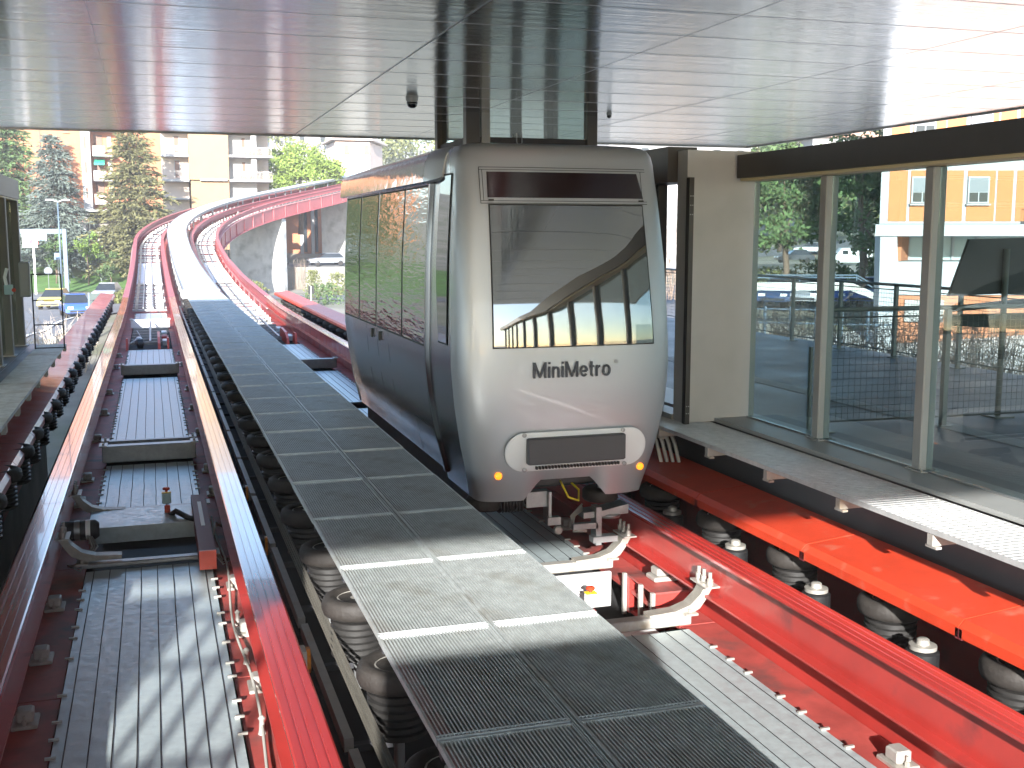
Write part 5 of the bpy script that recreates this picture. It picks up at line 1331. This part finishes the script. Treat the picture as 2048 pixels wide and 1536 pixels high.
# ------------------------------------------------------------------ vehicles
def carbody(name, label, cat, x, y, z, rz, paint, L=4.1, W=1.7, van=False, group=None, small=False):
    t = empty(name, label, cat, (x, y, z), rz, group=group)
    if van: prof = [(-L / 2, .35), (-L / 2, 1.75), (-L / 2 + .15, 1.9), (L / 2 - 1.35, 1.9), (L / 2 - .75, 1.15), (L / 2 - .1, .95), (L / 2, .75), (L / 2, .35)]
    else: prof = [(-L / 2, .35), (-L / 2, .8), (-L / 2 + .1, .92), (L / 2 - 1.1, .92), (L / 2 - .15, .76), (L / 2, .6), (L / 2, .35)]
    wd = W / 2
    b = MB(); n = len(prof)
    for (yy, k) in ((-wd, .93), (-wd + .08, 1), (wd - .08, 1), (wd, .93)):
        zc = .75
        for (p, q) in prof: b.v.append((p * (1 if k == 1 else .985), yy, zc + (q - zc) * k))
    for j in range(3):
        for i in range(n): b.f.append((j * n + i, j * n + (i + 1) % n, (j + 1) * n + (i + 1) % n, (j + 1) * n + i))
    b.f.append(tuple(range(n - 1, -1, -1))); b.f.append(tuple(3 * n + i for i in range(n)))
    b.build('body', paint, t, smooth='auto')
    if not van:
        g = MB(); lo = [(-L / 2 + .35, .925), (L / 2 - 1.15, .925)]; hi = [(-L / 2 + .85, 1.4), (L / 2 - 1.95, 1.42)]
        k = 0
        for (a, zz, y_) in ((lo[0][0], .925, wd - .07), (lo[1][0], .925, wd - .07), (hi[1][0], 1.42, wd - .25), (hi[0][0], 1.42, wd - .25)): g.v += [(a, -y_, zz), (a, y_, zz)]
        g.f += [(0, 2, 4, 6), (1, 7, 5, 3), (0, 1, 3, 2), (2, 3, 5, 4), (4, 5, 7, 6), (6, 7, 1, 0)]
        g.build('windows', M_pane, t)
        MB().bbox(hi[0][0] - .05, hi[1][0] + .05, -wd + .23, wd - .23, 1.422, 1.47, .02).build('roof', paint, t)
    else:
        MB().quad((L / 2 - 1.3, -wd + .12, 1.8), (L / 2 - 1.3, wd - .12, 1.8), (L / 2 - .78, wd - .12, 1.2), (L / 2 - .78, -wd + .12, 1.2)).build('windscreen', M_pane, t)
        for s in (-1, 1): MB().box(L / 2 - 2.0, L / 2 - 1.4, s * wd - .01, s * wd + .01, 1.2, 1.65).build('side_window', M_pane, t)
    for sx in (-1, 1):
        for sy in (-1, 1):
            wl = MB().lathe([(.2, -.1), (.31, -.1), (.32, -.05), (.32, .05), (.31, .1), (.2, .1)], (sx * L * .31, sy * (wd - .1), .32), 16, 'y').build('wheel', M_rubber, t, 'auto')
            MB().lathe([(.001, -.06), (.2, -.07), (.2, .07), (.001, .06)], (sx * L * .31, sy * (wd - .1), .32), 12, 'y').build('rim', M_hub, wl)
    for sy in (-1, 1):
        MB().cbox((L / 2 - .02, sy * (wd - .3), .68), (.06, .34, .14)).build('headlight', M_white, t); MB().cbox((-L / 2 + .02, sy * (wd - .22), .78), (.06, .2, .18)).build('tail_light', M_orange, t)
    MB().cbox((L / 2, 0, .45), (.05, W * .7, .12)).build('bumper', M_dark, t); MB().cbox((-L / 2, 0, .45), (.05, W * .85, .12)).build('bumper', M_dark, t)
    return t
P_y = mat('yellow_car_paint', (.65, .5, .12), .3, coat=.5); P_b = mat('blue_car_paint', (.05, .12, .38), .3, coat=.5); P_s = mat('silver_car_body_paint', (.5, .52, .55), .3, .5, coat=.5)
P_d = mat('dark_car_paint', (.03, .035, .045), .3, coat=.5); P_w = mat('white_car_paint', (.7, .7, .7), .35, coat=.3); P_n = mat('navy_car_paint', (.03, .06, .14), .3, coat=.5)
def car_at(name, label, cat, u, d, rz, paint, **k):
    p = atd(u, 560, d); return carbody(name, label, cat, p.x, p.y, ground(p.x, p.y) + .1, rz, paint, **k)
car_at('parked_car', 'yellow car facing the camera on the left road', 'car', 108, 88, R(-97), P_y)
car_at('parked_car', 'blue car facing the camera beside the dark panels on the left road', 'car', 149, 79, R(-80), P_b)
car_at('parked_car', 'silver car mostly hidden behind the far end of the left red cover', 'car', 214, 96, R(-100), P_s)
car_at('parked_car', 'dark grey car half hidden behind the first viaduct pier', 'car', 562, 133, R(-100), P_d)
car_at('parked_car', 'silver car seen from the side just left of the rail car', 'car', 655, 134, R(180 + 8), P_s, L=4.5)
def car_r(name, label, cat, u, v, d, rz, paint, **k):
    p = atd(u, v, d); return carbody(name, label, cat, p.x, p.y, p.z, rz, paint, **k)
# ------------------------------------------------------------------ right-hand town side
def orient(o): return o
RZ = -PSI
rbp = atd(1990, 466, 52)
M_fwhite = mat('facade_white', (.34, .35, .36), .8, vary=.05, vscale=.5)
rb2 = empty('white_orange_block', 'white block of flats with orange wall panels behind the right glass wall', 'apartment building', (rbp.x, rbp.y, -3.4), RZ)
SC = 50.0 * 1.0 / 2240       # metres per photo pixel at that facade, along the image plane
fd = (Vector((rbp.x, rbp.y, 0)).dot(Vector((sin(PSI), cos(PSI), 0)))) / 2240
def lx(u): return (u - 1990) * fd
def lz(v): return 2.3 + (466 - v) * fd + 3.4
def rbx(u0, u1, v0, v1, ya, yb, name, m):
    if yb > 5:
        k_ = (yb - ya) * .62 + .3
        return MB().prism([(lx(u0), ya), (lx(u1), ya), (lx(u1) + 4, yb), (lx(u0) + k_, yb)], min(lz(v0), lz(v1)), max(lz(v0), lz(v1)), 'z').build(name, m, rb2)
    return MB().box(lx(u0), lx(u1), ya, yb, min(lz(v0), lz(v1)), max(lz(v0), lz(v1))).build(name, m, rb2)
M_opan = mat('orange_wall_panel', (.44, .17, .06), .8, vary=.05, vscale=1)
rbx(1760, 2150, 0, 448, 0, 9, 'upper_wall', M_fwhite)
rbx(1745, 2150, 449, 472, -.5, 9, 'white_soffit_band', M_fwhite)
for (v0, v1) in ((344, 443), (215, 318), (90, 190)):
    for (u0, u1) in ((1776, 1812), (1818, 1882), (1885, 1922), (1930, 1985), (1989, 2020), (2027, 2060)):
        rbx(u0, u1, v0, v1, -.03, -.002, 'orange_panel', M_opan)
    for u in (1819, 1930, 2070):
        vt = v0 + 12; o = rbx(u, u + 42, vt + 52, vt, -.12, -.031, 'window', M_fwhite)
        MB().box(lx(u + 3), lx(u + 39), -.135, -.121, lz(vt + 30), lz(vt + 3)).build('shutter', mat('grey_roller_shutter', (.16, .17, .18), .5), o)
        MB().box(lx(u + 3), lx(u + 39), -.134, -.1215, lz(vt + 49), lz(vt + 31)).build('pane', M_pane, o)
        MB().box(lx(u + 20), lx(u + 22), -.14, -.136, lz(vt + 49), lz(vt + 31)).build('glazing_bar', M_fwhite, o)
        rbx(u - 3, u + 45, vt + 56, vt + 53, -.2, -.031, 'window_sill', M_fwhite)
    rbx(2040, 2150, v1 + 8, v1, -1.4, -.0, 'balcony_slab', M_fwhite)
    g_ = MB()
    for k in range(24): g_.box(lx(2040) + k * .1, lx(2040) + k * .1 + .02, -1.38, -1.36, lz(v1), lz(v1 - 42))
    g_.box(lx(2040), lx(2150), -1.4, -1.34, lz(v1 - 42), lz(v1 - 44)); g_.build('balcony_railing', M_steel, rb2)
q = MB(); q.prism([(lx(1757), lz(472.5)), (lx(1790), lz(472.5)), (lx(1798), lz(580)), (lx(1780), lz(760)), (lx(1762), lz(760))], -.4, .3); q.build('slanted_pillar', M_fwhite, rb2)
rbx(1800, 1822, 473, 522, 1.0, 8, 'brown_wall', M_orw)
rbx(1822.3, 2150, 473, 522, 2.5, 8, 'recessed_glazing_wall', mat('pale_glazing', (.35, .42, .42), .2))
for u in (1826, 1858, 1898, 1918, 1950, 2000): rbx(u, u + 5, 473, 522, 2.4, 2.49, 'glazing_frame', M_fwhite)
rbx(1795, 2150, 523, 590, .5, 8, 'white_base_wall', M_fwhite)
rbx(1797, 2150, 591, 760, .6, 8, 'orange_base_wall', M_orw)
for (u0, u1) in ((1826, 1862), (1868, 1905)): rbx(u0, u1, 600, 645, .5, .598, 'base_window', M_crm)
# trees to the right
def rtree(u, v, d, zb, blobs, m, th_, n, leaf, seed, label, name='pine_tree', tr=.2):
    p = atd(u, v, d); return broadtree(name, label, 'tree', p.x, p.y, zb, blobs, m, th_, n, leaf, tr, seed)
rtree(1572, 466, 62, -1.4, [(-1.6, 0, 5.2, 2.0, 1.8, 1.6), (1.0, .4, 6.2, 2.2, 1.9, 1.6), (2.0, 0, 4.2, 1.8, 1.6, 1.1), (-.6, -.6, 3.6, 2.2, 1.6, .9), (0, .5, 7.4, 1.5, 1.3, 1.0)], M_foliG, 3.6, 5200, .3, 61, 'bushy green pine seen through the first pane beside the wall panel')
rtree(1725, 466, 60, -1.2, [(-.6, 0, 6.6, 2.2, 1.9, 1.5), (.9, .3, 5.0, 1.7, 1.7, 1.6), (.6, 0, 3.2, 1.4, 1.4, 1.2), (-.2, 0, 8.0, 1.6, 1.5, 1.0), (.4, 0, 1.6, 1.2, 1.2, .9)], M_foliG, 4, 5200, .3, 62, 'dark green pine left of the white and orange flats')
for i, (u, d, nm) in enumerate(((1345, 75, 'bare tree seen in the gap between the rail car and the wall panel'), (1560, 100, 'distant dark tree above the car park'),)):
    if i == 0:
        p = atd(u, 466, d); shrub('bare_tree', nm, 'tree', p.x, p.y, 4.5, 8.0, M_twig, 160, .2, 70, True, zb=-2)
    else: rtree(u, 466, d, 1, [(0, 0, 6, 4, 3, 3), (5, 0, 5, 4, 3, 2.5)], M_foliG, 3, 3500, .5, 71, nm)
for i, (u, d, w_, h_, nm) in enumerate(((1545, 66, 2.6, 1.5, 'dark hedge clump below the parked dark car'), (1640, 66, 2.6, 1.9, 'dark hedge clump between dark car and white van'), (1715, 66, 2.2, 1.3, 'dark hedge clump below the white van'))):
    p = atd(u, 540, d); shrub('hedge', nm, 'hedge', p.x, p.y, w_, h_ + .5, M_shrub, 1500, .22, 80 + i, zb=-1.7)
car_r('parked_car', 'dark hatchback in the car park below the green pine', 'car', 1588, 526, 128, R(165), P_d)
car_r('parked_van', 'white van in the car park right of the dark hatchback', 'van', 1697, 531, 128, R(160), P_w, L=4.6, van=True)
car_r('parked_car', 'small silver car far back in the car park', 'car', 1618, 508, 150, R(150), P_s)
car_r('parked_car', 'red car far back in the car park', 'car', 1640, 505, 160, R(150), mat('red_car_paint', (.4, .03, .03), .3))
for i, (u, v, pt, nm) in enumerate(((1560, 612, P_n, 'navy car behind the mesh railing nearest the wall panel'), (1618, 611, P_s, 'silver car behind the mesh railing, second from the wall panel'), (1672, 611, P_b, 'blue car behind the mesh railing left of the broad post'), (1730, 611, P_b, 'blue car behind the mesh railing beside the slanted white pillar'))):
    car_r('parked_car', nm, 'car', u, v, 60 + .5 * i, R(228), pt)
# ramp with railing
rp = empty('access_ramp', 'white rimmed concrete ramp with metal handrails behind the mesh railing', 'ramp', (atd(1640, 560, 50).x, atd(1640, 560, 50).y, -3.2), RZ)
k_ = 50 * cos(R(12)) / 2240
def rpx(u): return (u - 1640) * k_
def rpz(v): return 2.3 + (466 - v) * k_ + 3.2
MB().prism([(rpx(1460), rpz(562)), (rpx(1700), rpz(562)), (rpx(1765), rpz(590)), (rpx(1765), rpz(602)), (rpx(1700), rpz(578)), (rpx(1460), rpz(578))], -.1, .1).build('parapet', M_conc, rp)
q = MB()
for (a, b2_) in ((548, 575), (553, 582)): q.tube([(rpx(1460), 0, rpz(a)), (rpx(1712), 0, rpz(a)), (rpx(1760), 0, rpz(b2_))], .03, 6)
q.build('handrail', M_gal2, rp)
for u in (1480, 1540, 1600, 1660, 1712): MB().tube([(rpx(u), 0, rpz(562)), (rpx(u), 0, rpz(548))], .025, 6).build('baluster', M_gal2, rp)
gr2 = []
pA, pB = atd(1480, 620, 42), atd(1790, 620, 42)
t = empty('field_fence', 'pale horizontal railing in front of the lower parked cars', 'fence', (pA.x, pA.y, -3.2))
for k in range(7):
    q = pA + (pB - pA) * k / 6; C2(MB().box(q.x - .04, q.x + .04, q.y - .04, q.y + .04, -3.2, -.0 - .35).build('post', M_gal2, t), t)
q = MB()
for z in (-.95, -.45): q.tube([(pA.x, pA.y, z), (pB.x, pB.y, z)], .035, 6)
C2(q.build('rail', M_gal2, t), t)
for i, (u, d, r, h, nm) in enumerate(((1540, 33, 2.2, 2.6, 'dry brown brush behind the railing beside the wall panel'), (1610, 31, 2.0, 2.4, 'dry brown brush behind the second railing bay'), (1700, 30, 2.0, 2.3, 'dry brown brush behind the middle of the railing'), (1800, 29, 2.0, 2.6, 'dry grey brush in front of the orange base wall'), (1900, 28, 2.0, 2.6, 'dry grey brush under the tilted board'), (2000, 28, 2.0, 2.6, 'dry grey brush at the right edge of the photo'))):
    p = atd(u, 640, d); shrub('dry_brush', nm, 'shrub', p.x, p.y, r * 1.3, h * 1.4, M_twig, 190, .2, 90 + i, True)
# hillside houses above the fascia on the right
hp = atd(1690, 262, 150)
hh = empty('hillside_house', 'pale gabled house on the wooded hillside above the right fascia', 'house', (hp.x, hp.y, hp.z - 4), RZ)
MB().box(-4, 4, 0, 6, 0, 3.2).build('wall', M_crm, hh); MB().prism([(-4.8, 3.2), (0, 5.2), (4.8, 3.2)], -.6, 6.5).build('roof', M_tile, hh)
def woodland(name, label, u0, u1, d, zlo, zhi, n, m, seed):
    random.seed(seed); b = MB()
    cl_ = []
    for _ in range(60):
        u = random.uniform(u0, u1); dd = d + random.uniform(-10, 25); p = atd(u, 400, dd); cl_.append((p.x, p.y, random.uniform(zlo, zhi), random.uniform(2, 4)))
    for _ in range(n):
        x, y, z, r = random.choice(cl_); q = Vector((random.gauss(0, 1), random.gauss(0, 1), random.gauss(0, 1))).normalized() * r * random.uniform(.7, 1.05)
        leafquad(b, (x + q.x, y + q.y, z + q.z * .8), (random.gauss(0, 1), random.gauss(0, 1), random.gauss(0, 1)), .8, .5)
    return tag(b.build(name, m, recalc=False), label, 'woodland', kind='stuff')
woodland('hillside_woodland', 'green and brown woodland on the hillside at upper right', 1500, 1800, 165, 6, 22, 14000, M_shrub, 100)
woodland('hillside_woodland', 'dark woodland behind the pink house and the small white building', 540, 900, 215, 8, 23, 9000, M_shrub, 101)
woodland('hillside_woodland', 'woodland behind the orange flats at the far left', -200, 300, 175, 3, 12, 5000, M_foliG, 102)

# ------------------------------------------------------------------ the bright winter air between the station and the flats
hz = MB().box(-1498, 1498, -398, 1498, -8, 36).build('haze', None)
hz['kind'] = 'stuff'; hz['label'] = 'thin bright haze in the air over the whole place'
hm = bpy.data.materials.new('haze_air'); hm.use_nodes = True; hn = hm.node_tree; hn.nodes.clear()
ho = hn.nodes.new('ShaderNodeOutputMaterial'); hv = hn.nodes.new('ShaderNodeVolumePrincipled')
hv.inputs['Density'].default_value = .0007; hv.inputs['Color'].default_value = (.97, .97, 1, 1); hv.inputs['Anisotropy'].default_value = 0
hn.links.new(hv.outputs[0], ho.inputs['Volume']); hz.data.materials.append(hm)
